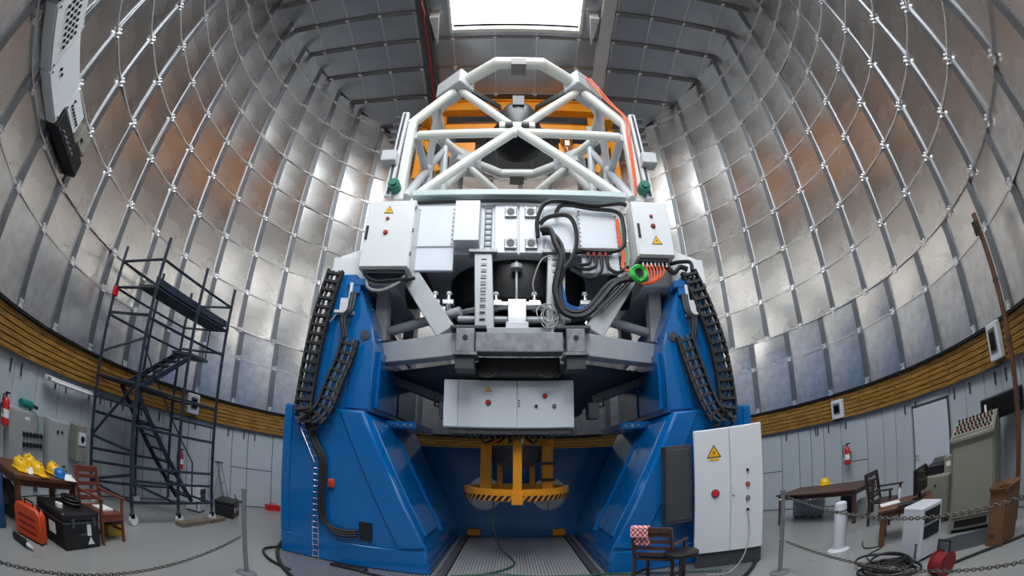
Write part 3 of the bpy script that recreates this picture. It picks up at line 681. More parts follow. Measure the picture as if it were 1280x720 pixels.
# hexagonal ring of box beams
HX = [(-.98, .38), (.98, .38), (2.92, 1.42), (2.92, 3.5), (.98, 4.5), (-.98, 4.5), (-2.92, 3.5), (-2.92, 1.42)]
for i, (a, b) in enumerate(zip(HX, HX[1:] + HX[:1])):
    if i == 0: continue
    cp('frame_beam', MB().beam((TX + a[0], a[1] + .05, 3.97), (TX + b[0], b[1] + .05, 3.97), .30, .40), 'mid_grey')
cp('galvanised_beam', MB().box(TX - .74, TX + .70, .16, .5, 3.80, 4.14), 'galv')
for s in (-1, 1):
    e = cp('end_block', MB().box(TX + s*.90 - .155, TX + s*.90 + .155, .10, .52, 3.78, 4.18), 'galv')
    sub(e, 'pin_hole', MB().tube((TX + s*.90, .10, 4.02), (TX + s*.90, .09, 4.02), .045, 12), 'black')
    sub(e, 'foot_plate', MB().box(TX + s*.90 - .20, TX + s*.90 + .20, .08, .55, 3.73, 3.78), 'galv')
    cp('lower_bracket', MB().box(TX + s*.90 - .16, TX + s*.90 + .16, .15, .5, 3.50, 3.73), 'dark_grey')
    cp('top_flange', MB().box(TX + s*.86 - .30, TX + s*.86 + .30, .12, .56, 4.18, 4.24), 'dark_grey')
    cp('side_flange', MB().obox((TX + s*2.62, 1.38, 4.20), (.56, .36, .06), Matrix.Rotation(s*R(28), 3, 'Z')), 'dark_grey')
    cp('corner_post', MB().beam((TX + s*2.72, 1.42, 4.2), (TX + s*2.78, 1.42, 5.6), .26, .28, up=(0, 1, 0)), 'mid_grey')
    cp('rear_post', MB().beam((TX + s*2.72, 3.5, 4.2), (TX + s*2.6, 3.5, 5.95), .26, .28, up=(0, 1, 0)), 'mid_grey')
    cp('diagonal_brace', MB().beam((TX + s*1.28, .62, 4.22), (TX + s*2.28, 1.05, 5.70), .36, .26, up=(0, 1, 0)), 'mid_grey')
    cp('rear_brace', MB().beam((TX + s*1.2, 4.3, 4.2), (TX + s*2.2, 3.8, 5.9), .3, .24, up=(0, 1, 0)), 'mid_grey')
    cp('side_tube', MB().tube((TX + s*2.6, 1.5, 4.5), (TX + s*1.1, 1.0, 4.78), .10, 12), 'mid_grey')
    col = cp('front_column', MB().add([(TX + s*.62 - .17, .62, 4.24), (TX + s*.62 + .17, .62, 4.24), (TX + s*.62 + .17, .90, 4.24), (TX + s*.62 - .17, .90, 4.24), (TX + s*.70 - .17, .72, 5.9), (TX + s*.70 + .17, .72, 5.9), (TX + s*.70 + .17, .95, 5.9), (TX + s*.70 - .17, .95, 5.9)], [(0,3,2,1),(4,5,6,7),(0,1,5,4),(1,2,6,5),(2,3,7,6),(3,0,4,7)]), 'steel_grey')
    sub(col, 'column_cap', MB().box(TX + s*.70 - .27, TX + s*.70 + .27, .66, .96, 5.86, 5.93), 'steel_grey', bevel=.006)
    for k in range(10): sub(col, 'wire_rung', MB().box(TX + s*.66 - .06, TX + s*.66 + .04, .60, .63, 4.5 + .13*k, 4.515 + .13*k), 'dark_grey')
cp('front_tube', MB().tube((TX - 1.15, 1.0, 4.62), (TX + .95, 1.0, 4.62), .075, 12), 'steel_grey')
cp('ledge_beam', MB().box(TX - .6, TX + .55, .62, .9, 4.24, 4.36), 'steel_grey')
cp('support_rod', MB().tube((TX - .06, .95, 4.6), (TX - .06, .95, 5.8), .03, 8).tube((TX - .06, .95, 5.62), (TX - .06, .95, 5.72), .13, 10), 'steel_grey')
ac = cp('actuator', MB().box(TX - .22, TX + .12, .75, .95, 4.5, 4.95).box(TX - .5, TX + .4, .85, .98, 4.86, 4.94), 'chrome')
sub(ac, 'actuator_foot', MB().box(TX - .25, TX + .15, .66, .8, 4.36, 4.48), 'white_plastic', bevel=.01)
for xx in (-.45, .28, -1.35, 1.25, -1.62):
    a = cp('mirror_support', MB().tube((TX + xx, 1.05, 4.8), (TX + xx, 1.05, 5.12), .06, 8).box(TX + xx - .11, TX + xx + .11, .98, 1.12, 4.92, 5.02), 'chrome')
    sub(a, 'support_cap', MB().sphere((TX + xx, 1.05, 5.15), .06, 8), 'white_plastic')
cp('support_ring', MB().path([(TX + 1.7*math.sin(t), 2.5 + 1.6*math.cos(t), 4.85) for t in [2*math.pi*k/40 for k in range(40)]], .06, 6, closed=True), 'steel_grey', bevel=0)
# dark rotator cone hanging below the frame
cone = MB().lathe([(2.85, 3.76), (2.75, 3.58), (1.45, 3.12), (1.4, 2.98), (.9, 2.9)], 8, c=(TX, 2.6, 0), a0=R(22.5), a1=R(22.5)+2*math.pi)
cone.v = [(a, 2.6 + (b - 2.6) * .66, c) for a, b, c in cone.v]
cp('rotator_cone', cone, 'dark_grey')
for s in (-1, 1):
    cp('cone_rib', MB().beam((TX + s*2.6, 1.7, 3.60), (TX + s*1.35, 1.4, 3.16), .10, .16), 'dark_grey')
    b_ = cp('instrument_box', MB().box(TX + s*1.34 - .10, TX + s*1.34 + .10, 1.1, 1.4, 2.78, 3.08), 'dark_grey')
    sub(b_, 'box_bracket', MB().path([(TX + s*1.40, 1.1, 3.2), (TX + s*1.52, 1.1, 3.2), (TX + s*1.52, 1.1, 3.0), (TX + s*1.44, 1.1, 3.0)], .025, 6), 'black')
cp('cable_void', MB().box(TX - .72, TX + .68, .55, .75, 3.48, 3.80), 'black')

# ------------------------------------------------------------------ control cabinets
def warn_sign(parent, x, y, z, w, ring=True):
    h = w * .88
    a = part(parent, 'warning_sign', MB().add([(x - w/2, y, z), (x + w/2, y, z), (x, y, z + h), (x - w/2, y - .006, z), (x + w/2, y - .006, z), (x, y - .006, z + h)], [(0,1,2),(5,4,3),(0,1,4,3),(1,2,5,4),(2,0,3,5)]), 'black')
    k = .80; zc = z + h/3
    P = [(x - w/2*k, zc - h/3*k), (x + w/2*k, zc - h/3*k), (x, zc + 2*h/3*k)]
    part(a, 'sign_face', MB().add([(p[0], y - .0065, p[1]) for p in P] + [(p[0], y - .010, p[1]) for p in P], [(0,1,2),(5,4,3),(0,1,4,3),(1,2,5,4),(2,0,3,5)]), 'warn_yellow')
    B = [(.02, .32), (-.10, .02), (-.01, .02), (-.04, -.20), (.10, .10), (.01, .10)]
    part(a, 'bolt_symbol', MB().prism([(x + p[0]*w*.8, zc + p[1]*w*.8) for p in B], 'y', y - .0125, y - .0102), 'black')
def button(parent, x, y, z, r, m, lab=None):
    b = part(parent, 'push_button', MB().tube((x, y, z), (x, y - .02, z), r * 1.25, 12), 'dark_grey')
    part(b, 'button_cap', MB().tube((x, y - .02, z), (x, y - .045, z), r, 12, r * .85), m, lab)
def cabinet_body(t, x0, x1, y0, y1, z0, z1, m='cabinet_grey'): return part(t, 'body', MB().box(x0, x1, y0, y1, z0, z1), m, bevel=.012)
lc = thing('control_cabinet', 'pale grey electrical cabinet fixed left of the telescope centre section', 'cabinet', loc=(-2.34, .5, 5.35), world=True)
cabinet_body(lc, -2.84, -1.85, .32, .85, 5.36, 6.83)
d = part(lc, 'door', MB().box(-2.82, -1.87, .29, .32, 5.38, 6.81), 'cabinet_grey', bevel=.008)
warn_sign(lc, -2.38, .29, 6.52, .20); button(lc, -2.38, .29, 6.40, .028, 'red'); button(lc, -2.38, .29, 6.09, .04, 'red')
part(d, 'handle', MB().box(-2.79, -2.74, .265, .29, 5.95, 6.24).box(-2.78, -2.75, .25, .27, 5.98, 6.21), 'black')
part(lc, 'gland_plate', MB().box(-2.75, -1.95, .4, .8, 5.30, 5.36), 'dark_grey')
for k in range(3): part(lc, 'hinge', MB().tube((-1.845, .31, 5.6 + .5*k), (-1.845, .31, 5.68 + .5*k), .014, 6), 'dark_grey')
rc_ = thing('control_cabinet', 'pale grey electrical cabinet fixed right of the telescope centre section above green cable', 'cabinet', loc=(2.73, .5, 5.63), world=True)
cabinet_body(rc_, 2.36, 3.12, .32, .85, 5.64, 6.86)
d = part(rc_, 'door', MB().box(2.38, 3.10, .29, .32, 5.66, 6.84), 'cabinet_grey', bevel=.008)
button(rc_, 2.73, .29, 6.50, .028, 'red'); button(rc_, 2.74, .29, 6.28, .04, 'dark_red'); warn_sign(rc_, 2.77, .29, 5.88, .22)
part(d, 'handle', MB().box(2.41, 2.46, .265, .29, 6.02, 6.32).box(2.42, 2.45, .25, .27, 6.05, 6.29), 'black')
part(rc_, 'gland_plate', MB().box(2.42, 3.0, .4, .8, 5.58, 5.64), 'dark_grey')
for k in range(7): part(rc_, 'cable_gland', MB().tube((2.48 + .08*k, .45, 5.58), (2.48 + .08*k, .45, 5.48), .022, 6), 'chrome')
hc = thing('control_cabinet', 'wide light grey control cabinet hanging under the steel frame above orange ring', 'cabinet', loc=(0, 1.0, 2.6), world=True)
cabinet_body(hc, -1.15, 1.11, .82, 1.35, 2.60, 3.45)
for x0, x1 in ((-1.14, -.90), (-.885, .115), (.13, 1.10)): part(hc, 'door', MB().box(x0, x1, .79, .82, 2.615, 3.44), 'panel_grey', bevel=.006)
warn_sign(hc, -.37, .79, 3.25, .11); button(hc, -.37, .79, 3.05, .04, 'red'); button(hc, .60, .79, 3.17, .035, 'red'); button(hc, .45, .79, 2.99, .022, 'black'); button(hc, .76, .79, 2.99, .028, 'chrome')
for k in range(3): part(hc, 'indicator', MB().box(.14, .17, .78, .79, 2.98 + .05*k, 3.0 + .05*k), 'dark_grey')
part(hc, 'name_plate', MB().box(.93, 1.05, .783, .79, 3.33, 3.37), 'paper')
part(hc, 'base_tray', MB().box(-1.05, 1.05, .85, 1.3, 2.50, 2.60), 'dark_grey')
for k in range(16): part(hc, 'cable_gland', MB().tube((-.75 + .1*k, .9, 2.50), (-.75 + .1*k, .9, 2.42), .02, 5), 'black')
# large floor cabinet
ang = math.atan2(-.45, 1.05)
fc = thing('control_cabinet', 'tall pale grey two door floor cabinet beside the right blue pier', 'cabinet', loc=(2.90, -.13, .02), rz=ang)
Wc = 1.145
part(fc, 'plinth', MB().box(.03, Wc - .01, .03, .32, 0, .28), 'dark_grey', bevel=.01)
part(fc, 'body', MB().box(0, Wc, .02, .34, .26, 2.34), 'cabinet_grey', bevel=.012)
d1 = part(fc, 'door', MB().box(.01, Wc*.52 - .006, -.015, .02, .27, 2.33), 'cabinet_grey', bevel=.008)
d2 = part(fc, 'door', MB().box(Wc*.52 + .004, Wc - .01, -.015, .02, .27, 2.33), 'cabinet_grey', bevel=.008)
warn_sign(fc, .33, -.015, 1.87, .24); part(fc, 'sign_label', MB().box(.25, .41, -.02, -.015, 1.82, 1.855), 'warn_yellow')
button(fc, .34, -.015, 1.28, .055, 'red')
for z, mm, r in ((1.60, 'black', .02), (1.37, 'orange_red', .03), (1.14, 'chrome', .03), (.94, 'black', .022)): button(fc, .88, -.015, z, r, mm)
part(d2, 'handle', MB().box(Wc*.52 + .02, Wc*.52 + .06, -.04, -.015, 1.22, 1.38), 'cabinet_grey', bevel=.004)
cable('cabinet_lead', 'thin grey lead hanging from the tall floor cabinet door to the floor', [(3.68, -.53, .95), (3.66, -.62, .6), (3.5, -.75, .25), (3.2, -.85, .06), (2.9, -.7, .05)], .010, 'cable_grey')
single('radiator_box', 'dark grey box fixed to the pier left of the tall floor cabinet', 'box', MB().box(2.46, 2.92, .0, .262, .85, 2.16).box(2.5, 2.88, -.015, 0, .9, 2.1), 'dark_grey', loc=(2.69, .13, .85), world=True, bevel=.012)

# ------------------------------------------------------------------ hoses and cables on the centre section
G = 'black hoses looped over the centre section'
H = [([(0.52,.68,6.19),(0.51,.66,6.57),(0.67,.64,6.94),(1.02,.62,7.01),(1.63,.62,6.92),(2.2,.62,6.99),(2.36,.66,6.98)], .045, 'black hose arching along the top rail to the right cabinet'),
     ([(0.89,.70,6.76),(0.99,.68,6.92),(1.21,.66,6.93),(1.63,.66,6.86),(2.1,.66,6.82),(2.24,.66,6.62),(2.21,.68,6.06),(1.93,.70,5.91),(1.29,.70,5.93)], .042, 'black hose framing the right access panel down to the manifold'),
     ([(0.56,.72,6.51),(0.73,.66,6.64),(1.08,.62,6.67),(1.23,.60,6.46),(1.25,.58,6.04),(1.13,.56,5.67),(0.94,.54,5.39),(0.83,.52,5.09)], .045, 'black hose in a wide arch between the hatch and the right panel'),
     ([(0.57,.62,6.33),(0.75,.56,6.29),(0.83,.5,5.96),(0.92,.48,5.68),(0.84,.46,5.3),(0.79,.45,4.97),(0.9,.44,4.61),(1.13,.44,4.5),(1.41,.46,4.61),(1.87,.5,5.12),(2.13,.52,5.24),(2.28,.5,5.24)], .06, 'thickest black hose swinging low under the right panel to the diagonal brace'),
     ([(0.61,.74,6.31),(0.81,.66,6.25),(0.96,.58,5.95),(0.97,.56,5.51),(0.88,.55,5.13),(0.92,.54,4.75),(1.13,.54,4.62),(1.39,.55,4.72),(1.82,.58,5.2),(2.19,.6,5.32)], .045, 'black hose running inside the thickest low hose')]
for pts, r, lab in H: cable('hose', lab, pts, r, 'rubber', group=G, cat='hose')
mf = thing('manifold', 'black hose manifold bar under the right access panel', 'manifold', loc=(1.6, .72, 5.9), world=True)
part(mf, 'bar', MB().box(1.26, 1.98, .68, .78, 5.88, 5.97), 'black', bevel=.01)
for k in range(4): part(mf, 'fitting', MB().tube((1.48 + .115*k, .70, 5.88), (1.48 + .115*k, .70, 5.80), .035, 8), 'dark_red'); 
for pts, lab in (([(1.51,.70,5.82),(1.48,.68,5.64),(1.24,.66,5.59)], 'first short black hose below the manifold'), ([(1.62,.70,5.82),(1.60,.66,5.58),(1.38,.64,5.50),(1.18,.62,5.57)], 'second short black hose below the manifold'), ([(1.73,.70,5.82),(1.70,.64,5.48),(1.47,.60,5.30),(1.10,.6,5.47)], 'third and longest short black hose below the manifold'), ([(1.85,.70,5.82),(1.86,.68,5.56),(2.03,.66,5.45),(2.24,.64,5.57)], 'last short black hose below the manifold bending right')):
    cable('hose', lab, pts, .036, 'rubber', group=G, cat='hose')
for k, (dx, c) in enumerate(((0, 'cable_orange'), (.035, 'cable_orange'), (.10, 'cable_green'), (.13, 'cable_grey'))):
    cable('signal_cable', ['outer orange', 'inner orange', 'thin green', 'thin grey'][k] + ' cable dropping beside the right access panel', [(2.12 + dx, .70, 6.65), (2.12 + dx, .70, 6.2), (2.16 + dx, .68, 5.85), (2.12 + dx, .66, 5.57), (2.22 + dx, .6, 5.45)], .02 if k < 2 else .014, c)
coil = thing('cable_coil', 'bright green coiled cable hanging under the right cabinet', 'cable', loc=(2.36, .4, 5.3), world=True)
for k in range(4):
    m = MB(); rr = .11 + .018*k
    m.path([(2.36 + rr*math.cos(t), .38 + .03*(k % 2) + .02*math.sin(3*t), 5.32 + rr*math.sin(t)) for t in [2*math.pi*i/28 for i in range(28)]], .021, 6, closed=True); part(coil, 'turn', m, 'cable_green')
for k in range(6):
    cable('signal_cable', ['first', 'second', 'third', 'fourth', 'fifth', 'sixth'][k] + ' orange cable looping below the right cabinet, counted from the green coil', [(2.52 + .07*k, .45, 5.52), (2.55 + .065*k, .42, 5.36), (2.55 + .04*k, .40, 5.18 + .01*k), (2.46 + .02*k, .42, 5.12), (2.34, .46, 5.16 + .01*k)], .018, 'cable_orange', group='orange cables under the right cabinet')
cable('signal_cable', 'black cable bundle leaving the right cabinet towards the carrier', [(2.95, .5, 5.55), (3.1, .48, 5.38), (3.25, .48, 5.5), (3.4, .46, 5.45)], .05, 'rubber')
cable('hose', 'black hose running from the right cabinet over the bearing to the carrier', [(3.1, .6, 5.62), (3.3, .58, 5.66), (3.5, .5, 5.62), (3.48, .42, 5.4)], .04, 'rubber', cat='hose')
cable('signal_cable', 'pale wire looping beside the right front column', [(.43, .66, 5.01), (.41, .62, 5.24), (.56, .62, 5.66), (.74, .66, 5.78)], .014, 'cable_grey')
wl = thing('wire_coil', 'untidy coil of pale wire at the foot of the right front column', 'cable', loc=(.66, .52, 4.3), world=True)
for k in range(5):
    m = MB(); c = (.66 + random.uniform(-.05, .05), .52, 4.56 + random.uniform(-.06, .06)); ra, rb = random.uniform(.08, .17), random.uniform(.14, .22)
    m.path([(c[0] + ra*math.cos(t), c[1] + .03*math.sin(2*t + k), c[2] + rb*math.sin(t)) for t in [2*math.pi*i/22 for i in range(22)]], .011, 5, closed=True); part(wl, 'turn', m, 'cable_grey')
for k in range(3): cable('signal_cable', ['upper', 'middle', 'lower'][k] + ' thin blue cable sagging beside the thick hose', [(.87 + .03*k, .66, 5.25), (.93 + .03*k, .64, 4.95), (1.02, .64, 4.82 - .03*k), (1.2, .64, 4.74 - .03*k), (1.45, .62, 4.8 - .03*k)], .013, 'cable_blue')
for k in range(4): cable('brace_cable', ['top', 'second', 'third', 'bottom'][k] + ' thin black cable tied along the right diagonal brace', [(1.5 + .03*k, .42, 4.70 - .045*k), (2.2 + .03*k, .66, 5.42 - .045*k)], .016, 'rubber', smooth=False)
cable('hose', 'grey hose sagging below the left cabinet', [(-2.72, .5, 5.3), (-2.62, .44, 5.02), (-2.35, .42, 4.96), (-2.05, .44, 5.12), (-1.95, .5, 5.3)], .03, 'cable_grey', cat='hose')
cable('hose', 'dark hose hanging in a bow under the left cabinet', [(-2.75, .45, 5.3), (-2.5, .42, 5.14), (-2.1, .42, 5.16), (-1.75, .5, 5.24)], .035, 'rubber', cat='hose')
cable('hose', 'long black hose lying under the top rail on the left', [(-1.95, .78, 7.06), (-1.0, .76, 7.08), (0, .76, 7.09), (.6, .74, 7.06)], .035, 'rubber', cat='hose')
for k, s in enumerate((-.55, .45)): cable('hose', ('left' if k == 0 else 'right') + ' dark hose drooping between beam and hanging cabinet', [(TX + s - .2, .6, 3.7), (TX + s - .1, .5, 3.48), (TX + s + .1, .5, 3.47), (TX + s + .22, .6, 3.7)], .03, 'rubber', cat='hose')

# ------------------------------------------------------------------ orange instrument ring under the cabinet
orf = thing('handling_frame', 'orange steel frame with hazard striped ring hanging under the telescope', 'frame', loc=(TX - .02, 2.2, 1.25), world=True)
OX = TX - .03; OR_ = 1.04
part(orf, 'ring', MB().lathe([(OR_ - .12, 1.28), (OR_, 1.28), (OR_, 1.50), (OR_ - .12, 1.50), (OR_ - .12, 1.28)], 48, c=(OX, 2.2, 0), cap=False), 'orange')
for k in range(26):
    a = R(97 + 166 * k / 25); da = R(1.9); sk = R(2.2)
    def rp_(t, z): return (OX + (OR_ + .004)*math.sin(t), 2.2 + (OR_ + .004)*math.cos(t), z)
    def rq_(t, z): return (OX + (OR_ - .002)*math.sin(t), 2.2 + (OR_ - .002)*math.cos(t), z)
    part(orf, 'hazard_stripe', MB().add([rp_(a - da + sk, 1.285), rp_(a + da + sk, 1.285), rp_(a + da - sk, 1.385), rp_(a - da - sk, 1.385), rq_(a - da + sk, 1.285), rq_(a + da + sk, 1.285), rq_(a + da - sk, 1.385), rq_(a - da - sk, 1.385)], [(0,1,2,3),(7,6,5,4),(0,1,5,4),(2,3,7,6),(1,2,6,5),(3,0,4,7)]), 'black')
part(orf, 'centre_post', MB().box(OX - .08, OX + .08, 1.16, 1.30, 1.28, 2.42), 'orange', bevel=.008)
part(orf, 'post_foot', MB().box(OX - .10, OX + .10, 1.12, 1.17, 1.22, 1.46), 'orange', bevel=.006)
for s in (-1, 1):
    part(orf, 'side_post', MB().box(OX + s*.60 - .11, OX + s*.60 + .11, 2.0, 2.2, 1.45, 2.42), 'orange', bevel=.008)
    part(orf, 'top_arm', MB().beam((OX + s*.62, 2.05, 2.40), (OX, 1.25, 2.40), .12, .14), 'orange', bevel=.008)
    part(orf, 'rear_post', MB().box(OX + s*.35 - .06, OX + s*.35 + .06, 3.0, 3.12, 1.45, 2.42), 'orange', bevel=.008)
part(orf, 'top_plate', MB().box(OX - .72, OX + .72, 1.95, 2.3, 2.36, 2.46), 'orange', bevel=.008)
part(orf, 'adapter_cone', MB().lathe([(.75, 2.9), (.62, 2.46), (.45, 2.0), (.3, 1.9)], 24, c=(OX, 2.3, 0)), 'dark_grey')
for z in (1.62, 1.95): part(orf, 'clamp', MB().box(OX + .46, OX + .76, 1.95, 2.02, z, z + .05), 'black')
for k in range(5): cable('drop_cable', ['first', 'second', 'third', 'fourth', 'fifth'][k] + ' cable hanging between hanging cabinet and orange ring, counted from the left', [(-.5 + .25*k, .95, 2.5), (-.45 + .22*k, 1.0, 2.36), (-.3 + .16*k, 1.3, 2.42), (-.2 + .12*k, 1.7, 2.5)], .02, ('rubber', 'dark_red', 'rubber', 'cable_grey', 'rubber')[k])
cable('floor_hose', 'green hose falling from orange ring to the walkway and out to the front', [(-.28, 1.5, 1.3), (-.30, 1.6, .8), (-.18, 1.9, .25), (-.02, 1.9, .08), (.10, 1.2, .075), (-.1, .7, .075), (-.5, .3, .075), (-1.0, -.1, .06)], .017, 'dark_green', cat='hose')
cable('floor_hose', 'green hose lying across the walkway towards the wooden chair', [(-.9, .15, .08), (-.2, .35, .09), (.5, .2, .09), (1.2, .05, .12), (1.9, .15, .05), (2.6, -.2, .05), (3.2, -.6, .05)], .017, 'dark_green', cat='hose')
cable('floor_cable', 'black cable lying in front of the walkway on the platform plate', [(-2.3, -.1, .045), (-1.4, -.3, .045), (-.2, -.45, .045), (.9, -.4, .045), (1.8, -.5, .045)], .022, 'rubber')

# ------------------------------------------------------------------ orange overhead crane behind the tube
cr_ = thing('overhead_crane', 'orange overhead crane hanging from the roof behind the telescope tube', 'crane', loc=(TX, 5.1, 11.2), world=True)
def kp(name, mb, m='crane_orange', bevel=.012, lab=None): return part(cr_, name, mb, m, lab, bevel)
kp('front_girder', MB().box(TX - 3.1, TX + 3.0, 4.80, 5.02, 13.95, 14.40)); kp('front_girder_flange', MB().box(TX - 3.1, TX + 3.0, 4.72, 5.10, 13.88, 13.95)); kp('front_girder_flange', MB().box(TX - 3.1, TX + 3.0, 4.72, 5.10, 14.40, 14.46))
kp('rear_girder', MB().box(TX - 3.1, TX + 3.0, 5.5, 5.72, 13.5, 13.95)); kp('rear_girder_flange', MB().box(TX - 3.1, TX + 3.0, 5.42, 5.8, 13.43, 13.5))
kp('lower_girder', MB().box(TX - 3.0, TX + 2.9, 5.0, 5.2, 13.15, 13.40))
for s in (-1, 1):
    kp('end_carriage', MB().box(TX + s*3.35 - .16, TX + s*3.35 + .16, 4.5, 6.0, 13.3, 13.8)); kp('end_leg', MB().box(TX + s*3.45 - .12, TX + s*3.45 + .12, 5.0, 5.3, 10.9, 13.3))
    kp('hanger', MB().box(TX + s*3.02 - .12, TX + s*3.02 + .12, 4.75, 5.1, 13.8, 14.55)); kp('side_post', MB().box(TX + s*2.75 - .12, TX + s*2.75 + .12, 5.0, 5.25, 12.6, 13.9))
    kp('lower_brace', MB().beam((TX + s*2.7, 5.1, 11.2), (TX + s*3.3, 5.1, 12.6), .2, .2)); kp('side_panel', MB().box(TX + s*2.0 - .52, TX + s*2.0 + .52, 5.1, 5.2, 11.9, 12.55))
kp('equipment_box', MB().box(TX - 2.2, TX - .6, 5.0, 5.5, 12.75, 13.15), 'dark_grey'); kp('equipment_box', MB().box(TX + .9, TX + 2.5, 5.0, 5.5, 12.8, 13.1), 'dark_grey')
tr_ = kp('trolley', MB().box(TX + 1.55, TX + 1.95, 4.75, 5.2, 12.45, 12.85)); part(tr_, 'hook_block', MB().box(TX + 1.65, TX + 1.85, 4.8, 5.0, 12.2, 12.45), 'chrome', bevel=.02)
part(tr_, 'hook', MB().path([(TX + 1.75, 4.9, 12.2), (TX + 1.75, 4.9, 12.05), (TX + 1.85, 4.9, 11.95), (TX + 1.75, 4.9, 11.85), (TX + 1.64, 4.9, 11.93)], .04, 6), 'chrome')
kp('junction_box', MB().box(TX + 2.45, TX + 2.95, 4.6, 4.8, 12.2, 13.0), 'tube_grey'); kp('light_cabinet', MB().box(TX + 2.8, TX + 3.2, 4.45, 4.75, 13.9, 14.4), 'beige')

# ------------------------------------------------------------------ scaffold tower on the left
sc_ = thing('scaffold_tower', 'dark blue mobile scaffold tower with internal stairs by the drum wall', 'scaffold', loc=(-6.85, -.35, 0), world=True)
XN, XF = -6.08, -7.50; YS = [-1.58, -.26, .87]
for x in (XN, XF):
    for i, y in enumerate(YS):
        part(sc_, 'upright', MB().tube((x, y, .32), (x, y, 5.12 - (.1 if x == XF else 0)), .035, 8).tube((x, y, 4.15), (x, y, 4.22), .042, 8).tube((x, y, 3.35), (x, y, 3.42), .042, 8).tube((x, y, 2.4), (x, y, 2.48), .042, 8).tube((x, y, 1.35), (x, y, 1.42), .042, 8), 'scaffold')
        c = part(sc_, 'caster', MB().tube((x, y, .20), (x, y, .34), .035, 8).box(x - .03, x + .03, y - .05, y + .05, .13, .22), 'dark_grey')
        part(c, 'wheel', MB().tube((x - .03, y + .03, .105), (x + .03, y + .03, .105), .10, 16), 'white_plastic')
def rail(p, q, r=.028, name='rail'): part(sc_, name, MB().tube(p, q, r, 7), 'scaffold')
for z in (.42, 1.30, 2.05, 2.45, 3.66, 4.16, 4.70):
    rail((XN, YS[0], z), (XF, YS[0], z)); 
    if z not in (1.30,): rail((XN, YS[2], z), (XF, YS[2], z))
for z in (.42, 1.05, 2.45, 3.62, 4.16, 4.70):
    for x in (XN, XF): rail((x, YS[0], z), (x, YS[2], z))
for z in (.80, 1.75): rail((XN, YS[0], z), (XN, YS[2], z - .02)); rail((XF, YS[0], z), (XF, YS[2], z))
rail((XN, YS[0], .9), (XF, YS[0], .45), name='diagonal_brace'); rail((XN, YS[0], 2.5), (XF, YS[0], 1.3), name='diagonal_brace'); rail((XF, YS[0], 2.9), (XF, YS[1], 3.6), name='diagonal_brace'); rail((XF, YS[1], 2.6), (XF, YS[2], 3.5), name='diagonal_brace'); rail((XN, YS[0], .78), (XN, YS[1], .40), name='diagonal_brace')
pl = part(sc_, 'platform_deck', MB().box(-6.72, -6.16, YS[0] + .05, YS[2] - .05, 4.17, 4.24), 'black', label='black deck board under the top rail')
part(pl, 'toe_board', MB().box(-6.16, -6.13, YS[0], YS[2], 4.24, 4.38), 'scaffold')
part(sc_, 'platform_deck', MB().box(-7.45, -6.75, YS[0] + .05, YS[1] + .2, 2.40, 2.46), 'black')
ln = part(sc_, 'stair_landing', MB().box(-7.05, -6.45, .15, .80, 3.40, 3.46), 'dark_grey')
def stair(y0, z0, y1, z1, x0, x1, n, handr):
    for x in (x0, x1):
        part(sc_, 'stair_stringer', MB().beam((x, y0, z0), (x, y1, z1), .03, .10), 'scaffold')
    for k in range(n):
        f = (k + .5) / n; y, z = y0 + (y1 - y0)*f, z0 + (z1 - z0)*f
        part(sc_, 'stair_tread', MB().box(x0, x1, y - .10, y + .10, z - .015, z + .02), 'scaffold')
    if handr:
        part(sc_, 'handrail', MB().path([(x1, y0, z0 + .1), (x1, y0, z0 + .85), (x1, y1, z1 + .85), (x1, y1, z1 + .1)], .018, 6), 'scaffold')
stair(.60, .35, -1.30, 2.40, -6.95, -6.45, 9, True)
stair(-1.10, 2.46, .30, 3.42, -7.0, -6.5, 6, False)
part(sc_, 'landing_gate', MB().path([(-6.5, .2, 3.46), (-6.5, .2, 4.3), (-6.5, .75, 4.3), (-6.5, .75, 3.46)], .018, 6), 'scaffold')
part(sc_, 'red_clamp', MB().box(-7.50, -7.40, -1.66, -1.54, 3.98, 4.16), 'red', bevel=.01, label='red clamp on the upright')

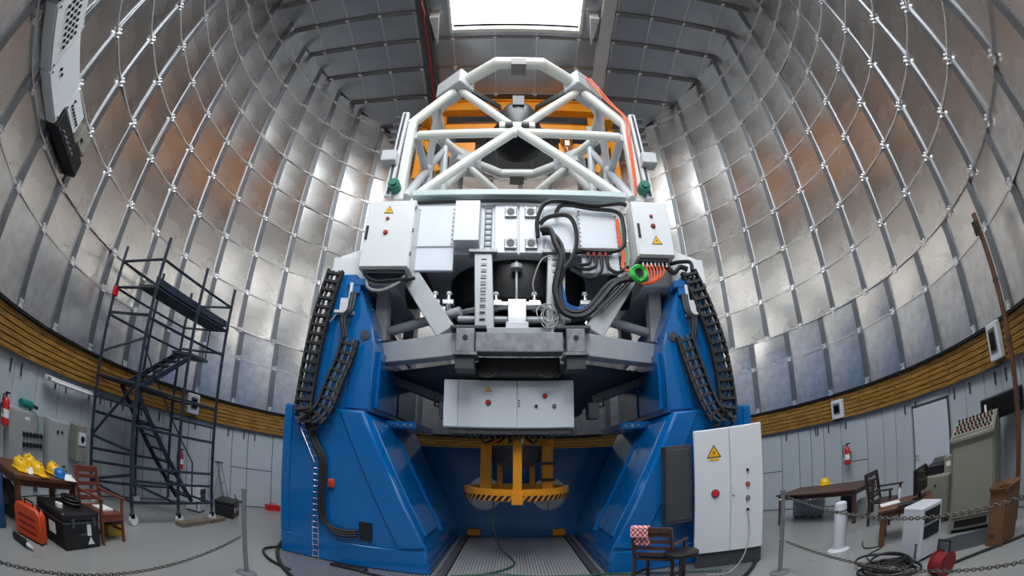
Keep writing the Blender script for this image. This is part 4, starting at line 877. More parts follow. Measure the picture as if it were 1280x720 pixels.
# ------------------------------------------------------------------ furniture builders (front faces local -Y)
def chair(name, label, loc, rz, m, back='slat', group=None, w=.52, dep=.50, hb=.98, cush=None):
    t = thing(name, label, 'chair', loc=loc, rz=rz, group=group); h = w/2
    for s in (-1, 1):
        part(t, 'leg', MB().box(s*h - .022, s*h + .022, -dep/2 - .02, -dep/2 + .025, 0, .66), m, bevel=.006)
        part(t, 'leg', MB().beam((s*h, dep/2, 0), (s*h, dep/2 - .01, .44), .045, .045, up=(0, 1, 0)), m, bevel=.006)
        part(t, 'back_post', MB().beam((s*h, dep/2 - .01, .44), (s*h, dep/2 + .09, hb), .045, .045, up=(0, 1, 0)), m, bevel=.006)
        part(t, 'armrest', MB().box(s*h - .03, s*h + .03, -dep/2 - .06, dep/2 + .03, .655, .685), m, bevel=.006)
        part(t, 'stretcher', MB().box(s*h - .015, s*h + .015, -dep/2, dep/2, .16, .20), m)
    st = part(t, 'seat', MB().box(-h + .02, h - .02, -dep/2 - .02, dep/2 - .01, .42, .455), m, bevel=.008)
    part(t, 'apron', MB().box(-h, h, -dep/2 - .015, -dep/2 + .015, .34, .42), m)
    if cush: part(t, 'cushion', MB().box(-h + .04, h - .04, -dep/2 + .0, dep/2 - .04, .455, .51), cush, bevel=.02, label='blue seat cushion')
    part(t, 'top_rail', MB().obox((0, dep/2 + .085, hb - .035), (w, .03, .09)), m, bevel=.006)
    part(t, 'lower_rail', MB().obox((0, dep/2 + .005, .53), (w - .04, .025, .05)), m)
    if back == 'slat':
        for k in range(3): part(t, 'back_slat', MB().obox((0, dep/2 + .02 + .025*k, .63 + .105*k), (w - .05, .02, .055)), m, bevel=.004)
    else:
        for k in range(5): part(t, 'back_slat', MB().beam((-h + .09*(k + 1) - .01, dep/2 + .01, .55), (-h + .09*(k + 1) - .01, dep/2 + .08, hb - .07), .02, .014, up=(0, 1, 0)), m)
        for k in range(4): part(t, 'back_slat', MB().obox((0, dep/2 + .02 + .018*k, .62 + .075*k), (w - .05, .016, .02)), m)
    return t
chair('armchair', 'reddish brown wooden armchair with papers on its seat beside the black case', (-5.52, -2.75, 0), R(103), 'wood_red', 'slat', w=.54)
cc = chair('armchair', 'dark wooden armchair with checked towel in front of the blue pier', (2.17, -.56, .03), R(137), 'wood_dark', 'slat', w=.60, dep=.48, hb=.95, cush='cloth_blue')
chair('armchair', 'dark wooden armchair with lattice back at the computer desk', (6.62, -1.02, 0), R(14), 'wood_black', 'lattice', w=.50, hb=1.0)
tw = MB()
tv = []; 
for j in range(7):
    for i in range(7):
        tv.append((-.14 + .28*i/6, (.0 if j < 3 else -.0) + (.035 if j < 3 else -.035) + .006*math.sin(i*1.7 + j), (-.02 - .075*(2 - j) if j < 3 else (.0 if j == 3 else -.04*(j - 3)*2.5))))
tw.add(tv, [(j*7+i, j*7+i+1, (j+1)*7+i+1, (j+1)*7+i) for j in range(6) for i in range(6)])
tw.add([(a, b + .008, c) for a, b, c in tv], [(j*7+i, (j+1)*7+i, (j+1)*7+i+1, j*7+i+1) for j in range(6) for i in range(6)])
tp = Vector((2.17, -.56, .03)) + Matrix.Rotation(R(137), 3, 'Z') @ Vector((.17, .325, .985))
single('checked_towel', 'red and white checked towel hung over the chair back', 'towel', tw, 'check_cloth', loc=tp, rz=R(137))
def table(name, label, loc, rz, L, D, H, m, lw=.06, top=.035, mtop=None):
    t = thing(name, label, 'table', loc=loc, rz=rz)
    part(t, 'table_top', MB().box(-L/2, L/2, -D/2, D/2, H - top, H), mtop or m, bevel=.008)
    part(t, 'apron', MB().box(-L/2 + .06, L/2 - .06, -D/2 + .06, -D/2 + .08, H - top - .09, H - top).box(-L/2 + .06, L/2 - .06, D/2 - .08, D/2 - .06, H - top - .09, H - top).box(-L/2 + .06, -L/2 + .08, -D/2 + .06, D/2 - .06, H - top - .09, H - top).box(L/2 - .08, L/2 - .06, -D/2 + .06, D/2 - .06, H - top - .09, H - top), m)
    for a in (-1, 1):
        for b in (-1, 1): part(t, 'leg', MB().box(a*(L/2 - .09) - lw/2, a*(L/2 - .09) + lw/2, b*(D/2 - .09) - lw/2, b*(D/2 - .09) + lw/2, 0, H - top), m, bevel=.008)
    return t
table('wooden_table', 'brown wooden table carrying yellow hard hats by the control boxes', (-6.03, -3.76, 0), R(101), 1.40, .76, .75, 'wood_brown', lw=.09, top=.06)
table('wooden_table', 'dark wooden table with one yellow hard hat in front of white lockers', (6.62, .86, 0), R(105.5), 2.25, 1.05, .72, 'wood_dark', lw=.07)
dk = table('computer_desk', 'low dark brown desk with monitor and papers beside white air cooler', (5.82, -2.22, 0), R(-52), .95, .72, .60, 'wood_brown', lw=.10, top=.05)
st = thing('stool', 'round black stool in front of the tall floor cabinet', 'stool', loc=(2.30, -1.08, .02))
part(st, 'seat', MB().lathe([(.23, .55), (.25, .57), (.25, .60), (.22, .62)], 24), 'black')
part(st, 'column', MB().tube((0, 0, .06), (0, 0, .55), .025, 8), 'dark_grey')
for k in range(4): part(st, 'leg', MB().beam((0, 0, .07), (.24*math.cos(k*R(90)), .24*math.sin(k*R(90)), .025), .04, .03), 'black')
# hard hats
def hat(label, loc, rz, m='hat_yellow', sub_=None):
    t = thing('hard_hat', label, 'hard hat', loc=loc, rz=rz, group='hard hats')
    part(t, 'shell', MB().lathe([(.13, .02), (.128, .07), (.108, .12), (.07, .15), (.02, .16)], 18), m)
    part(t, 'brim', MB().lathe([(.10, .012), (.145, .008), (.15, .018), (.13, .03)], 18).box(-.09, .09, -.20, -.11, .008, .02), m)
    part(t, 'ridge', MB().box(-.02, .02, -.10, .10, .145, .168), m, bevel=.006)
    return t
hat('leftmost yellow hard hat on the wooden table', (-5.88, -4.12, .75), R(80)); hat('yellow hard hat at the back of the wooden table', (-6.20, -3.80, .75), R(60)); hat('yellow hard hat in the middle front of the wooden table', (-5.82, -3.82, .75), R(110)); hat('yellow hard hat next to the blue cap on the wooden table', (-6.02, -3.40, .75), R(90)); hat('yellow hard hat alone on the dark table', (7.0, 1.35, .72), R(20))
hb_ = thing('hard_hat', 'blue hard hat leaning on a yellow one on the wooden table', 'hard hat', loc=(-5.86, -3.36, .75), rz=R(120), group='hard hats')
part(hb_, 'shell', MB().lathe([(.11, .02), (.108, .06), (.09, .10), (.05, .125), (.02, .13)], 16), 'hat_blue'); part(hb_, 'brim', MB().lathe([(.09, .01), (.125, .006), (.13, .016), (.11, .026)], 16), 'hat_blue')
def crumple(name, label, loc, w, d, h, m, cat, seed):
    rnd = random.Random(seed); mb = MB(); n = 7; vs = []
    for j in range(n):
        for i in range(n):
            e = (1 - (2*i/(n-1) - 1)**4) * (1 - (2*j/(n-1) - 1)**4)
            vs.append(((i/(n-1) - .5)*w, (j/(n-1) - .5)*d, .004 + e*h*rnd.uniform(.3, 1)))
    vs += [(a, b, 0) for a, b, c in vs]
    k = n*n; mb.add(vs, [(j*n+i, j*n+i+1, (j+1)*n+i+1, (j+1)*n+i) for j in range(n-1) for i in range(n-1)] + [(k+j*n+i, k+(j+1)*n+i, k+(j+1)*n+i+1, k+j*n+i+1) for j in range(n-1) for i in range(n-1)])
    return single(name, label, cat, mb, m, loc=loc, rz=rnd.uniform(0, 3))
crumple('paper_bag', 'crumpled white paper between the yellow hard hats', (-5.80, -3.98, .75), .2, .16, .08, 'paper', 'paper', 1)
crumple('paper_bag', 'crumpled white sheet at the end of the wooden table', (-5.80, -3.22, .75), .24, .2, .08, 'paper', 'paper', 2)
# cases on the left
a = R(102)
bc = thing('equipment_case', 'large black equipment case with white labels in front of the wooden table', 'case', loc=(-5.38, -3.50, 0), rz=a)
part(bc, 'body', MB().box(-.40, .40, -.30, .34, .0, .36), 'black', bevel=.02); part(bc, 'lid', MB().box(-.41, .41, -.31, .35, .37, .50), 'black', bevel=.03)
part(bc, 'rim', MB().box(-.415, .415, -.315, .355, .35, .375), 'dark_grey')
for xx in (-.22, .25): part(bc, 'latch', MB().box(xx - .035, xx + .035, -.335, -.31, .31, .42), 'dark_grey', bevel=.005)
part(bc, 'paper_label', MB().box(.10, .19, -.306, -.30, .18, .34), 'paper', label='white label'); part(bc, 'paper_label', MB().prism([(.10, .06), (.17, .16), (.24, .06)], 'y', -.306, -.30), 'paper', label='white arrow label'); part(bc, 'paper_label', MB().box(-.406, -.40, -.1, .05, .15, .3), 'paper', label='white side label')
part(bc, 'handle', MB().path([(-.1, -.31, .22), (-.1, -.35, .22), (.03, -.35, .22), (.03, -.31, .22)], .012, 6), 'dark_grey')
cw = thing('cable_reel', 'flat coil of black cable lying on the large black case', 'cable', loc=(-5.42, -3.42, .50))
for k in range(4):
    part(cw, 'turn', MB().path([((.13 + .03*(k % 2))*math.cos(t), (.13 + .03*(k % 2))*math.sin(t), .02 + .025*k) for t in [2*math.pi*i/24 for i in range(24)]], .014, 5, closed=True), 'rubber')
single('roll_of_tape', 'white roll of tape lying on the black case', 'tape', MB().lathe([(.03, 0), (.06, 0), (.06, .05), (.03, .05), (.03, 0)], 16, cap=False), 'paper', loc=(-5.26, -3.74, .50))
oc = thing('tool_case', 'upright orange tool case on the floor by the wooden table', 'case', loc=(-5.38, -4.22, 0), rz=math.atan2(.23, .39))
part(oc, 'shell', MB().prism([(-.24, .02), (-.25, .36), (-.18, .44), (.18, .44), (.25, .36), (.24, .02)], 'y', -.005, .085), 'orange_red', bevel=.02); part(oc, 'shell', MB().prism([(-.24, .02), (-.25, .36), (-.18, .44), (.18, .44), (.25, .36), (.24, .02)], 'y', -.10, -.01), 'orange_red', bevel=.02)
part(oc, 'handle', MB().path([(-.08, -.01, .43), (-.08, -.01, .49), (.08, -.01, .49), (.08, -.01, .43)], .014, 6), 'black')
for xx in (-.17, .17): part(oc, 'latch', MB().box(xx - .025, xx + .025, -.03, .02, .40, .455), 'black')
for k in range(3): part(oc, 'groove', MB().box(-.16, .16, -.106, -.10, .10 + .09*k, .13 + .09*k), 'dark_red')
yc = thing('tool_case', 'small yellow and black tool case under the reddish armchair', 'case', loc=(-5.62, -2.42, 0), rz=R(100))
part(yc, 'body', MB().box(-.20, .20, -.07, .07, 0, .20), 'khaki', bevel=.015); part(yc, 'lid', MB().box(-.205, .205, -.075, .075, .20, .26), 'black', bevel=.012); part(yc, 'handle', MB().path([(-.07, 0, .26), (-.07, 0, .31), (.07, 0, .31), (.07, 0, .26)], .012, 6), 'black')
pp = thing('power_tool', 'small dark power tool with white tip lying on the floor', 'tool', loc=(-5.12, -4.50, 0), rz=R(15))
part(pp, 'body', MB().tube((-.22, 0, .05), (.08, 0, .05), .045, 10), 'black'); part(pp, 'grip', MB().tube((-.12, .0, .05), (-.06, .10, .04), .03, 8), 'dark_grey'); part(pp, 'tip', MB().tube((.08, 0, .05), (.18, .02, .045), .035, 8, .02), 'white_plastic')
single('paper_sheet', 'stack of white papers on the seat of the reddish armchair', 'paper', MB().obox((0, 0, .015), (.30, .22, .03)), 'paper', loc=(-5.48, -2.74, .456), rz=R(100), bevel=.003)
wh = thing('handcart', 'dark hand cart with wheel half hidden at the end of the wooden table', 'cart', loc=(-6.12, -4.30, 0), rz=R(110))
part(wh, 'wheel', MB().tube((-.03, 0, .26), (.03, 0, .26), .26, 24), 'rubber'); part(wh, 'hub', MB().tube((-.04, 0, .26), (.04, 0, .26), .08, 12), 'dark_grey'); part(wh, 'frame', MB().path([(.06, 0, .26), (.06, -.25, .12), (.06, .3, .6)], .02, 6), 'dark_grey')
single('blue_drum', 'blue plastic drum cut by the left edge of the picture', 'drum', MB().lathe([(.12, 0), (.13, .03), (.13, .28), (.135, .30), (.13, .32), (.13, .62), (.11, .68), (.05, .70)], 24), 'cloth_blue', loc=(-5.74, -4.66, 0))

# ------------------------------------------------------------------ things on the left wall
def on_wall(name, label, cat, az, r, z=0, group=None): return thing(name, label, cat, loc=pol(az, r, z), rz=-R(az), group=group)
b1 = on_wall('wall_cabinet', 'grey wall cabinet with two rows of black switches above the table', 'cabinet', -116.5, 7.84, .55)
part(b1, 'body', MB().box(-.54, .58, -.02, .12, 0, .88), 'wall_cab', bevel=.012); dd = part(b1, 'door', MB().box(-.51, .55, -.04, -.02, .03, .85), 'wall_cab', bevel=.006)
for j in range(2):
    for i in range(6): q = part(b1, 'rotary_switch', MB().tube((-.12 + .115*i, -.04, .36 + .16*j), (-.12 + .115*i, -.07, .36 + .16*j), .042, 10), 'black'); part(q, 'switch_knob', MB().box(-.128 + .115*i, -.112 + .115*i, -.09, -.07, .33 + .16*j, .39 + .16*j), 'dark_grey')
part(dd, 'lock', MB().tube((.5, -.04, .45), (.5, -.06, .45), .02, 8), 'chrome'); part(b1, 'name_plate', MB().box(-.1, .05, -.045, -.04, .74, .78), 'paper')
for xx in (-.42, .46): part(b1, 'wall_bracket', MB().box(xx - .03, xx + .03, .08, .13, -.45, .5), 'dark_grey')
b2 = on_wall('wall_cabinet', 'narrow grey wall cabinet with two small dials beside the switch cabinet', 'cabinet', -108.8, 7.84, .50)
part(b2, 'body', MB().box(-.32, .32, -.02, .12, 0, .90), 'wall_cab', bevel=.012); part(b2, 'door', MB().box(-.30, .30, -.04, -.02, .03, .87), 'wall_cab', bevel=.006)
for xx in (-.06, .08): part(b2, 'dial', MB().tube((xx, -.04, .70), (xx, -.06, .70), .03, 10), 'black')
part(b2, 'name_plate', MB().box(.12, .22, -.045, -.04, .08, .12), 'dark_grey'); part(b2, 'wall_bracket', MB().box(-.05, .05, .08, .13, -.4, .5), 'dark_grey')
b3 = on_wall('wall_cabinet', 'small grey meter box with black gauge beside scaffold tower', 'cabinet', -104.2, 7.7, .75)
part(b3, 'body', MB().box(-.16, .16, -.02, .22, 0, .66), 'beige', bevel=.01); part(b3, 'gauge_frame', MB().box(-.11, .11, -.04, -.02, .30, .54), 'cabinet_grey', bevel=.004); part(b3, 'gauge', MB().tube((0, -.04, .42), (0, -.055, .42), .06, 14), 'black')
dl = thing('teal_drill', 'teal power drill with hanging cord on top of the switch cabinet', 'tool', loc=pol(-116.4, 7.87, 1.43), rz=R(118))
part(dl, 'body', MB().tube((-.20, 0, .09), (.16, 0, .09), .065, 12), 'teal'); part(dl, 'handle', MB().tube((.06, 0, .07), (.12, -.02, .0), .035, 8), 'teal'); part(dl, 'chuck', MB().tube((.16, 0, .09), (.34, -.02, .07), .03, 8), 'black'); part(dl, 'cord', MB().path([(.12, -.02, .02), (.16, -.14, .0), (.18, -.19, -.16), (.16, -.19, -.30)], .012, 6), 'teal')
def extinguisher(label, az, z, h=.48, r=7.80):
    t = on_wall('fire_extinguisher', label, 'fire extinguisher', az, r, z, group='fire extinguishers on the wall')
    part(t, 'cylinder', MB().lathe([(.05, 0), (.075, .02), (.075, h*.72), (.05, h*.82), (.025, h*.86)], 16), 'red'); part(t, 'label_band', MB().lathe([(.077, h*.25), (.077, h*.5)], 16), 'paper')
    v = part(t, 'valve', MB().tube((0, 0, h*.86), (0, 0, h), .02, 8).box(-.01, .09, -.015, .015, h*.94, h*1.0), 'black'); part(t, 'hose', MB().path([(-.02, 0, h*.93), (-.11, -.01, h*.9), (-.13, -.01, h*.6), (-.10, -.02, h*.35)], .012, 6), 'black'); part(t, 'bracket', MB().box(-.04, .04, .06, .13, h*.3, h*.6), 'dark_grey')
extinguisher('red fire extinguisher on the left wall above the hard hats', -121.7, 1.14, r=7.83); extinguisher('red fire extinguisher on the white lockers behind the dark table', 80.9, 1.05, .52); extinguisher('red fire extinguisher on the wall behind the scaffold stairs', -79.0, .86, .5)
tl = on_wall('tube_light', 'unlit fluorescent tube fitting on the wall under the plank band', 'lamp', -107, 7.78, 2.0)
part(tl, 'housing', MB().box(-.78, .78, 0, .10, 0, .09), 'white_plastic', bevel=.008); part(tl, 'tube', MB().tube((-.72, -.03, .03), (.72, -.03, .03), .022, 8), 'paper')
for s in (-1, 1): part(tl, 'end_cap', MB().box(s*.74 - .03, s*.74 + .03, -.06, .06, .0, .07), 'beige')
def flood(label, az, z0, h, w):
    t = on_wall('flood_light', label, 'lamp', az, 7.86, z0, group='white flood lights on the plank band')
    part(t, 'housing', MB().box(-w/2, w/2, -.02, .10, 0, h), 'white_plastic', bevel=.015); part(t, 'reflector', MB().box(-w/2 + .07, w/2 - .07, -.03, -.015, .12, h - .08), 'galv'); part(t, 'lamp_glass', MB().box(-w/2 + .10, w/2 - .10, -.038, -.03, .16, h - .13), 'screen'); part(t, 'bracket', MB().box(-.03, .03, .08, .14, .05, h - .05), 'dark_grey')
flood('white flood light on the plank band behind the scaffold tower', -76.5, 2.27, .5, .36); flood('white flood light on the plank band above the dark table', 78.8, 2.2, .46, .36); flood('white flood light on the plank band near the brown pole', 118.3, 2.25, .56, .36)
# row of boxes high on the left wall
def hbox(label, az, w, z0, h, dep, m, holes=0, mm='black'):
    t = on_wall('switch_box', label, 'switch box', az, 7.95 - dep, z0, group='row of switch boxes high on the left wall')
    part(t, 'body', MB().box(-w/2, w/2, 0, dep, 0, h), m, bevel=.01); part(t, 'cover', MB().box(-w/2 + .02, w/2 - .02, -.02, 0, .02, h - .02), m, bevel=.006)
    for k in range(holes): part(t, 'switch', MB().tube((-w*.30 + w*.62*((k % 7) / 6), -.02, h*.35 + .085*(k // 7)), (-w*.30 + w*.62*((k % 7) / 6), -.045, h*.35 + .085*(k // 7)), .024, 7), mm)
    for s in (-1, 1): part(t, 'screw', MB().tube((s*w*.44, -.02, h*.1), (s*w*.44, -.03, h*.1), .02, 6), 'dark_grey')
hbox('black terminal box lowest in the row high on the left wall', -125.4, 1.35, 5.00, .30, .22, 'black', 5, 'chrome'); hbox('beige box next to the clip above the black terminal box', -122.6, .42, 5.32, .36, .20, 'beige', 2); hbox('small white box with eight black switches high on the left wall', -127.8, .72, 5.32, .40, .16, 'cabinet_grey', 8); hbox('plain white cover box in the middle of the row high on the left wall', -134.6, 1.05, 5.00, .74, .18, 'cabinet_grey', 2); hbox('white panel with rows of dark holes high on the left wall', -142.6, 1.10, 5.0, .74, .20, 'cabinet_grey', 28); hbox('black box with orange switch at the top picture edge on the left wall', -149, .6, 5.05, .6, .2, 'black', 2, 'orange')
# behind scaffold: air cooler, step ladder, black case, boards
def cooler(name, label, loc, rz, w=.42, d=.38, h=.76):
    t = thing(name, label, 'air cooler', loc=loc, rz=rz, group='white air coolers')
    part(t, 'body', MB().box(-w/2, w/2, -d/2, d/2, .03, h), 'white_plastic', bevel=.018)
    for z0 in (h*.42, h*.69): g = part(t, 'grille', MB().box(-w/2 + .05, w/2 - .05, -d/2 - .006, -d/2, z0, z0 + h*.235), 'black'); [part(g, 'louvre', MB().box(-w/2 + .06, w/2 - .06, -d/2 - .014, -d/2 - .006, z0 + h*.235*(k + .5)/6 - .004, z0 + h*.235*(k + .5)/6 + .004), 'dark_grey') for k in range(6)]
    for k in range(7): part(t, 'vent_slot', MB().box(-w/2 - .004, -w/2, -d/2 + .06, -d/2 + .11, .07 + .03*k, .085 + .03*k), 'black')
    for a in (-1, 1):
        for b in (-1, 1): part(t, 'foot', MB().box(a*(w/2 - .05) - .02, a*(w/2 - .05) + .02, b*(d/2 - .05) - .02, b*(d/2 - .05) + .02, 0, .03), 'black')
cooler('air_cooler', 'white air cooler with two black grilles beyond the scaffold tower', (-7.0, 1.38, 0), R(112), w=.50, h=.60)
cooler('air_cooler', 'white air cooler with two black grilles beside the computer desk', (5.05, -3.165, 0), R(-12.5), w=.41, d=.45, h=.74)
sl = thing('step_ladder', 'folded out aluminium step ladder by the white wall', 'ladder', loc=(-7.08, 2.42, 0), rz=R(108))
for s in (-1, 1):
    part(sl, 'front_rail', MB().beam((s*.22, -.28, 0), (s*.14, 0, 1.2), .03, .03), 'chrome'); part(sl, 'rear_rail', MB().beam((s*.22, .28, 0), (s*.14, .02, 1.15), .02, .02), 'chrome')
for k in range(4): f = (k + .6) / 4.4; part(sl, 'step', MB().box(-.22 + .08*f, .22 - .08*f, -.28*(1 - f) - .04, -.28*(1 - f) + .04, 1.2*f - .012, 1.2*f + .012), 'chrome')
part(sl, 'top_cap', MB().box(-.15, .15, -.06, .08, 1.18, 1.22), 'dark_grey')
k2 = thing('equipment_case', 'black equipment case with white corner labels behind the barrier post', 'case', loc=(-6.42, 1.95, 0), rz=R(114))
part(k2, 'body', MB().box(-.38, .38, -.22, .25, 0, .30), 'black', bevel=.02); part(k2, 'lid', MB().box(-.39, .39, -.23, .26, .31, .40), 'black', bevel=.02)
for xx in (-.2, .1): part(k2, 'paper_label', MB().box(xx, xx + .08, -.226, -.22, .14, .24), 'paper')
part(k2, 'handle', MB().path([(-.06, -.22, .26), (-.06, -.27, .26), (.06, -.27, .26), (.06, -.22, .26)], .012, 6), 'dark_grey')
single('timber_board', 'long grey timber board on the floor by the scaffold caster', 'board', MB().box(-.46, .46, -.10, .10, 0, .09), 'wood_grey', loc=(-5.98, .05, 0), rz=R(96), bevel=.006); single('timber_board', 'shorter grey timber board lying next to the black case', 'board', MB().box(-.38, .38, -.11, .11, 0, .08), 'wood_grey', loc=(-6.10, .98, 0), rz=R(99), bevel=.006)
single('red_toolbox', 'small red toolbox on the floor at the wall left of the blue pier', 'toolbox', MB().box(-.2, .2, -.1, .1, 0, .16).path([(-.08, 0, .16), (-.08, 0, .22), (.08, 0, .22), (.08, 0, .16)], .012, 6), 'red', loc=(-6.45, 4.2, 0), rz=R(55))
floorplate = single('floor_pedal', 'flat black cable ramp at the foot of the bare blue pier', 'cable ramp', MB().prism([(-.32, 0), (.32, 0), (.30, .05), (-.30, .05)], 'y', -.1, .1), 'black', loc=(-2.55, .05, .02), rz=R(-8), bevel=.008)

# ------------------------------------------------------------------ barrier posts and chains
def post(label, loc):
    t = thing('barrier_post', label, 'post', loc=loc, group='grey barrier posts'); part(t, 'pole', MB().tube((0, 0, .02), (0, 0, 1.25), .035, 14), 'post_steel'); part(t, 'cap', MB().tube((0, 0, 1.25), (0, 0, 1.28), .042, 14), 'post_steel'); part(t, 'base', MB().lathe([(.16, 0), (.16, .015), (.05, .03)], 24), 'post_steel')
    for z in (.56, 1.15): part(t, 'eye_ring', MB().path([(-.05 + .03*math.cos(t_), .03*math.sin(t_), z) for t_ in [2*math.pi*i/12 for i in range(12)]], .008, 5, closed=True), 'post_steel')
post('grey barrier post left of the blue mount', (-3.58, -1.47, 0)); post('grey barrier post right of the tall floor cabinet', (3.78, -1.40, 0))
def chain(label, p, q, sag, m='chain_steel', pitch=.052):
    p, q = Vector(p), Vector(q); n = int((q - p).length * 1.03 / pitch); pts = []
    for k in range(n + 1): f = k / n; v = p.lerp(q, f); v.z -= sag * 4 * f * (1 - f); pts.append(v)
    mb = MB()
    for k in range(n):
        a, b = pts[k], pts[k+1]; d = (b - a).normalized(); s = d.cross(Vector((0, 0, 1))).normalized(); u = s.cross(d)
        w = s if k % 2 else u; c = (a + b) / 2; L = (b - a).length * .72
        mb.path([c + d*(L*math.cos(t)) + w*(.017*math.sin(t)) for t in [2*math.pi*i/8 for i in range(8)]], .0065, 4, closed=True)
    single('barrier_chain', label, 'chain', mb, m, loc=p, world=True, group='barrier chains')
chain('steel chain hanging from the left barrier post towards the orange case', (-3.62, -1.52, .56), (-3.55, -6.3, .62), .26); chain('chain running from the left barrier post back to the black case', (-3.60, -1.42, 1.15), (-5.95, 1.6, .62), .12)
chain('lower chain hanging from the right barrier post across the floor cables', (3.82, -1.45, .50), (3.9, -6.2, .50), .17); chain('upper chain hanging from the right barrier post in front of the air cooler', (3.82, -1.45, 1.17), (3.5, -6.2, 1.20), .22)

# ------------------------------------------------------------------ things on the right
ft = thing('tower_fan', 'white tower heater standing on a round foot', 'heater', loc=(5.02, -1.38, 0), rz=R(30)); part(ft, 'foot', MB().lathe([(.20, 0), (.20, .015), (.12, .035), (.06, .05)], 24), 'white_plastic'); part(ft, 'column', MB().lathe([(.105, .04), (.11, .08), (.11, .76), (.10, .80), (.06, .82)], 20), 'white_plastic'); part(ft, 'band', MB().lathe([(.112, .66), (.112, .685)], 20), 'dark_grey'); part(ft, 'grille', MB().box(-.05, .05, -.116, -.10, .12, .62), 'tube_grey')
for k, (x, y, w_, h_) in enumerate(((6.72, 1.95, .34, .45), (6.84, 1.48, .34, .42), (7.35, .85, .30, .40), (7.1, .05, .26, .36))):
    t = thing('computer_case', ['pale computer case under the far end of the dark table', 'grey computer case under the middle of the dark table', 'grey box behind the dark table by the wall', 'grey box under the near end of the dark table'][k], 'computer', loc=(x, y, 0), rz=R(-70), group='computer cases under the dark table')
    part(t, 'body', MB().box(-w_/2, w_/2, -.12, .12, .03, h_), ('tube_grey', 'mid_grey', 'dark_grey', 'mid_grey')[k], bevel=.01); part(t, 'front_panel', MB().box(-w_/2 - .012, -w_/2, -.11, .11, .05, h_ - .02), 'dark_grey'); part(t, 'foot', MB().box(-w_/2 + .03, -w_/2 + .07, -.1, .1, 0, .03), 'black'); part(t, 'foot', MB().box(w_/2 - .07, w_/2 - .03, -.1, .1, 0, .03), 'black')
mo = thing('monitor', 'black flat monitor on the computer desk', 'monitor', loc=(5.98, -2.45, .60), rz=R(12)); part(mo, 'screen', MB().box(-.24, .24, -.02, .0, .10, .46), 'screen'); part(mo, 'casing', MB().box(-.26, .26, 0, .05, .08, .48), 'black', bevel=.012); part(mo, 'stand', MB().box(-.03, .03, .01, .05, .01, .12).box(-.12, .12, -.06, .12, 0, .015), 'black')
single('keyboard', 'black keyboard in front of the monitor', 'keyboard', MB().box(-.21, .21, -.07, .07, 0, .02).box(-.20, .20, -.06, .06, .02, .028), 'black', loc=(5.62, -2.46, .60), rz=R(-50), bevel=.004)
single('paper_sheet', 'white sheets of paper on the computer desk', 'paper', MB().obox((0, 0, .006), (.34, .24, .012)), 'paper', loc=(5.66, -1.98, .60), rz=R(-40)); bt = thing('plastic_bottle', 'small clear plastic bottle standing on the desk papers', 'bottle', loc=(5.94, -1.98, .60)); part(bt, 'body', MB().lathe([(.03, 0), (.034, .02), (.034, .14), (.014, .19)], 14), 'white_plastic'); part(bt, 'cap', MB().lathe([(.015, .19), (.015, .215)], 10), 'red')
wb2 = thing('instrument_cabinet', 'low beige cabinet on casters beside the sloping console', 'cabinet', loc=(6.78, -2.40, 0), rz=R(72) - R(180) + R(4)); wb2.rotation_euler = (0, 0, R(-85))
part(wb2, 'body', MB().box(-.30, .30, -.28, .28, .10, .80), 'beige', bevel=.012); part(wb2, 'front_door', MB().box(-.28, .28, -.30, -.28, .12, .78), 'beige', bevel=.006); part(wb2, 'lock', MB().tube((0, -.30, .64), (0, -.32, .64), .02, 8), 'black')
for a in (-1, 1):
    for b in (-1, 1): part(wb2, 'caster', MB().tube((a*.24 - .02, b*.22, .05), (a*.24 + .02, b*.22, .05), .05, 10), 'black')
pb = thing('printer', 'black printer on top of the low beige cabinet', 'printer', loc=(6.76, -2.28, .80), rz=R(-80)); part(pb, 'body', MB().box(-.20, .20, -.18, .18, 0, .16), 'black', bevel=.015); part(pb, 'paper_tray', MB().obox((0, .12, .19), (.28, .16, .02), Matrix.Rotation(R(25), 3, 'X')), 'dark_grey')
sb = thing('junction_box', 'small beige box with white label on the low cabinet', 'box', loc=(6.72, -2.62, .80), rz=R(-85)); part(sb, 'body', MB().box(-.10, .10, -.08, .08, 0, .26), 'beige', bevel=.008); part(sb, 'paper_label', MB().box(-.05, .05, -.085, -.08, .10, .18), 'paper')
co = thing('control_console', 'tall beige control console with sloping panel of knobs', 'console', loc=(6.32, -3.45, 0), rz=R(-75))
prof = [(-.34, .06), (-.34, 1.30), (-.40, 1.34), (-.40, 1.40), (.05, 1.58), (.34, 1.58), (.34, .06)]
part(co, 'body', MB().prism(prof, 'x', -.40, .40), 'beige', bevel=.008); part(co, 'plinth', MB().box(-.36, .36, -.28, .30, 0, .06), 'black')
part(co, 'front_door', MB().box(-.36, .36, -.355, -.34, .24, 1.26), 'beige', bevel=.006); part(co, 'vent_strip', MB().box(-.3, .3, -.35, -.34, .10, .20), 'black')
sl_ = math.atan2(.18, .45); Mx = Matrix.Rotation(sl_, 3, 'X')
kp2 = part(co, 'knob_panel', MB().obox((0, -.175, 1.50), (.74, .46, .02), Mx), 'beige', bevel=.004)
for j in range(5):
    for i in range(10):
        c = Vector((0, -.175, 1.50)) + Mx @ Vector((-.31 + .068*i + (.02 if j % 2 else 0), -.18 + .088*j, .02))
        part(kp2, 'knob', MB().tube(c, c + Mx @ Vector((0, 0, .028)), .020, 7), ('black', 'dark_red', 'black', 'dark_grey')[(i*3 + j) % 4])
ca = thing('cardboard_box', 'open brown cardboard box beside the control console', 'box', loc=(5.52, -4.38, 0), rz=R(-14)); w_ = .165
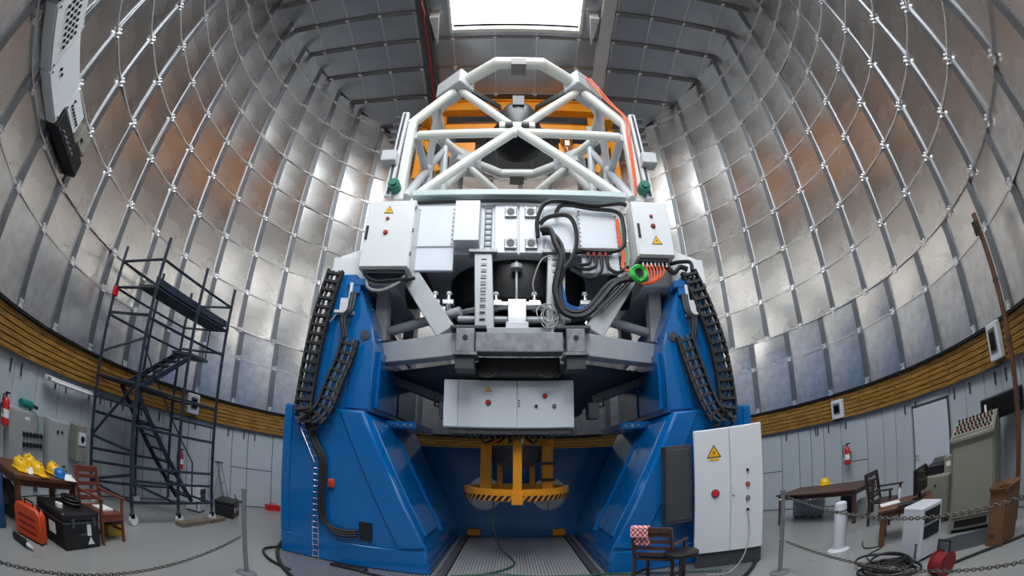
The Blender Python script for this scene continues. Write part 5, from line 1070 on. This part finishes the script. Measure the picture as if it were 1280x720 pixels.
ca_m = MB().box(-w_, w_, -w_, -w_ + .01, 0, .68).box(-w_, w_, w_ - .01, w_, 0, .68).box(-w_, -w_ + .01, -w_, w_, 0, .68).box(w_ - .01, w_, -w_, w_, 0, .68).box(-w_, w_, -w_, w_, 0, .01)
part(ca, 'body', ca_m, 'cardboard')
for k in range(4):
    M = Matrix.Rotation(R(90*k), 3, 'Z') @ Matrix.Rotation(R(-62), 3, 'X'); c = Matrix.Rotation(R(90*k), 3, 'Z') @ Vector((0, -w_ - .02, .70)); part(ca, 'flap', MB().obox(c, (2*w_ - .02, .07, .008), M), 'cardboard')
part(ca, 'printed_mark', MB().box(-w_ - .003, -w_, .0, .12, .10, .16), 'wood_dark', label='dark printed mark')
single('floor_mat', 'dark grey floor mat in front of the control console', 'mat', MB().box(-.62, .62, -.34, .34, 0, .012), 'dark_grey', loc=(5.52, -3.55, 0), rz=R(-60), bevel=.004)
tvb = thing('wall_speaker', 'black box speaker bracketed high on the wall near the brown pole', 'speaker', loc=(6.62, -3.86, 1.43), rz=R(-78)); part(tvb, 'body', MB().box(-.42, .42, 0, .26, 0, .34), 'black', bevel=.012); part(tvb, 'front_grille', MB().box(-.39, .39, -.015, 0, .03, .31), 'black_gloss'); part(tvb, 'side_label', MB().box(-.34, -.30, -.02, -.015, .07, .26), 'paper'); part(tvb, 'bracket', MB().box(-.04, .04, .2, .5, .1, .16), 'dark_grey')
pole = thing('brown_pole', 'tall brown pole standing upright at the right picture edge', 'pole', loc=(6.26, -4.31, 0)); part(pole, 'shaft', MB().tube((0, 0, 0), (0, 0, 4.2), .045, 10), 'brown_pole'); part(pole, 'hook', MB().box(-.16, -.03, -.03, .03, 3.98, 4.06).box(-.17, -.11, -.04, .04, 3.86, 4.06), 'black')
for z in (1.6, 2.4, 3.2): part(pole, 'collar', MB().tube((0, 0, z), (0, 0, z + .05), .056, 10), 'dark_grey')
hs = thing('cable_heap', 'heap of black cable loops on the floor by the air cooler', 'cable', loc=(4.52, -2.95, 0))
for k in range(7):
    rnd = random.Random(k); ra, rb = rnd.uniform(.25, .5), rnd.uniform(.12, .3); dx, dy, ro = rnd.uniform(-.12, .12), rnd.uniform(-.2, .2), rnd.uniform(-.4, .4)
    part(hs, 'loop', MB().path([((dx + rb*math.cos(t)*math.cos(ro) - ra*math.sin(t)*math.sin(ro)), (dy + rb*math.cos(t)*math.sin(ro) + ra*math.sin(t)*math.cos(ro)), .025 + .016*k + .01*math.sin(2*t + k)) for t in [2*math.pi*i/30 for i in range(30)]], .018, 6, closed=True), 'rubber')
rb_ = thing('red_hose_reel', 'red hose reel on the floor at the bottom right', 'hose reel', loc=(4.52, -3.95, 0), rz=R(75))
for s in (-1, 1): part(rb_, 'flange', MB().tube((s*.10, 0, .15), (s*.125, 0, .15), .15, 20), 'dark_red')
part(rb_, 'hose_winding', MB().tube((-.10, 0, .15), (.10, 0, .15), .125, 18), 'dark_red'); part(rb_, 'handle', MB().path([(-.12, 0, .3), (-.12, 0, .42), (.12, 0, .42), (.12, 0, .3)], .014, 6), 'black')
cable('floor_cable', 'black cable lying straight across the floor from the red reel to the cardboard box', [(4.62, -3.8, .02), (5.15, -4.23, .02), (5.65, -4.85, .02), (6.0, -5.2, .02)], .02, 'rubber'); cable('floor_cable', 'thin lead curving over the floor by the white tower heater', [(5.5, -1.5, .012), (5.2, -1.85, .012), (5.32, -2.15, .012), (4.9, -2.2, .012), (4.7, -2.5, .012)], .010, 'rubber')
cable('floor_cable', 'black cable bending around the platform edge left of the blue mount', [(-4.0, .45, .05), (-4.16, .1, .03), (-4.05, -.2, .03), (-3.7, -.55, .03), (-3.2, -.8, .03)], .025, 'rubber')
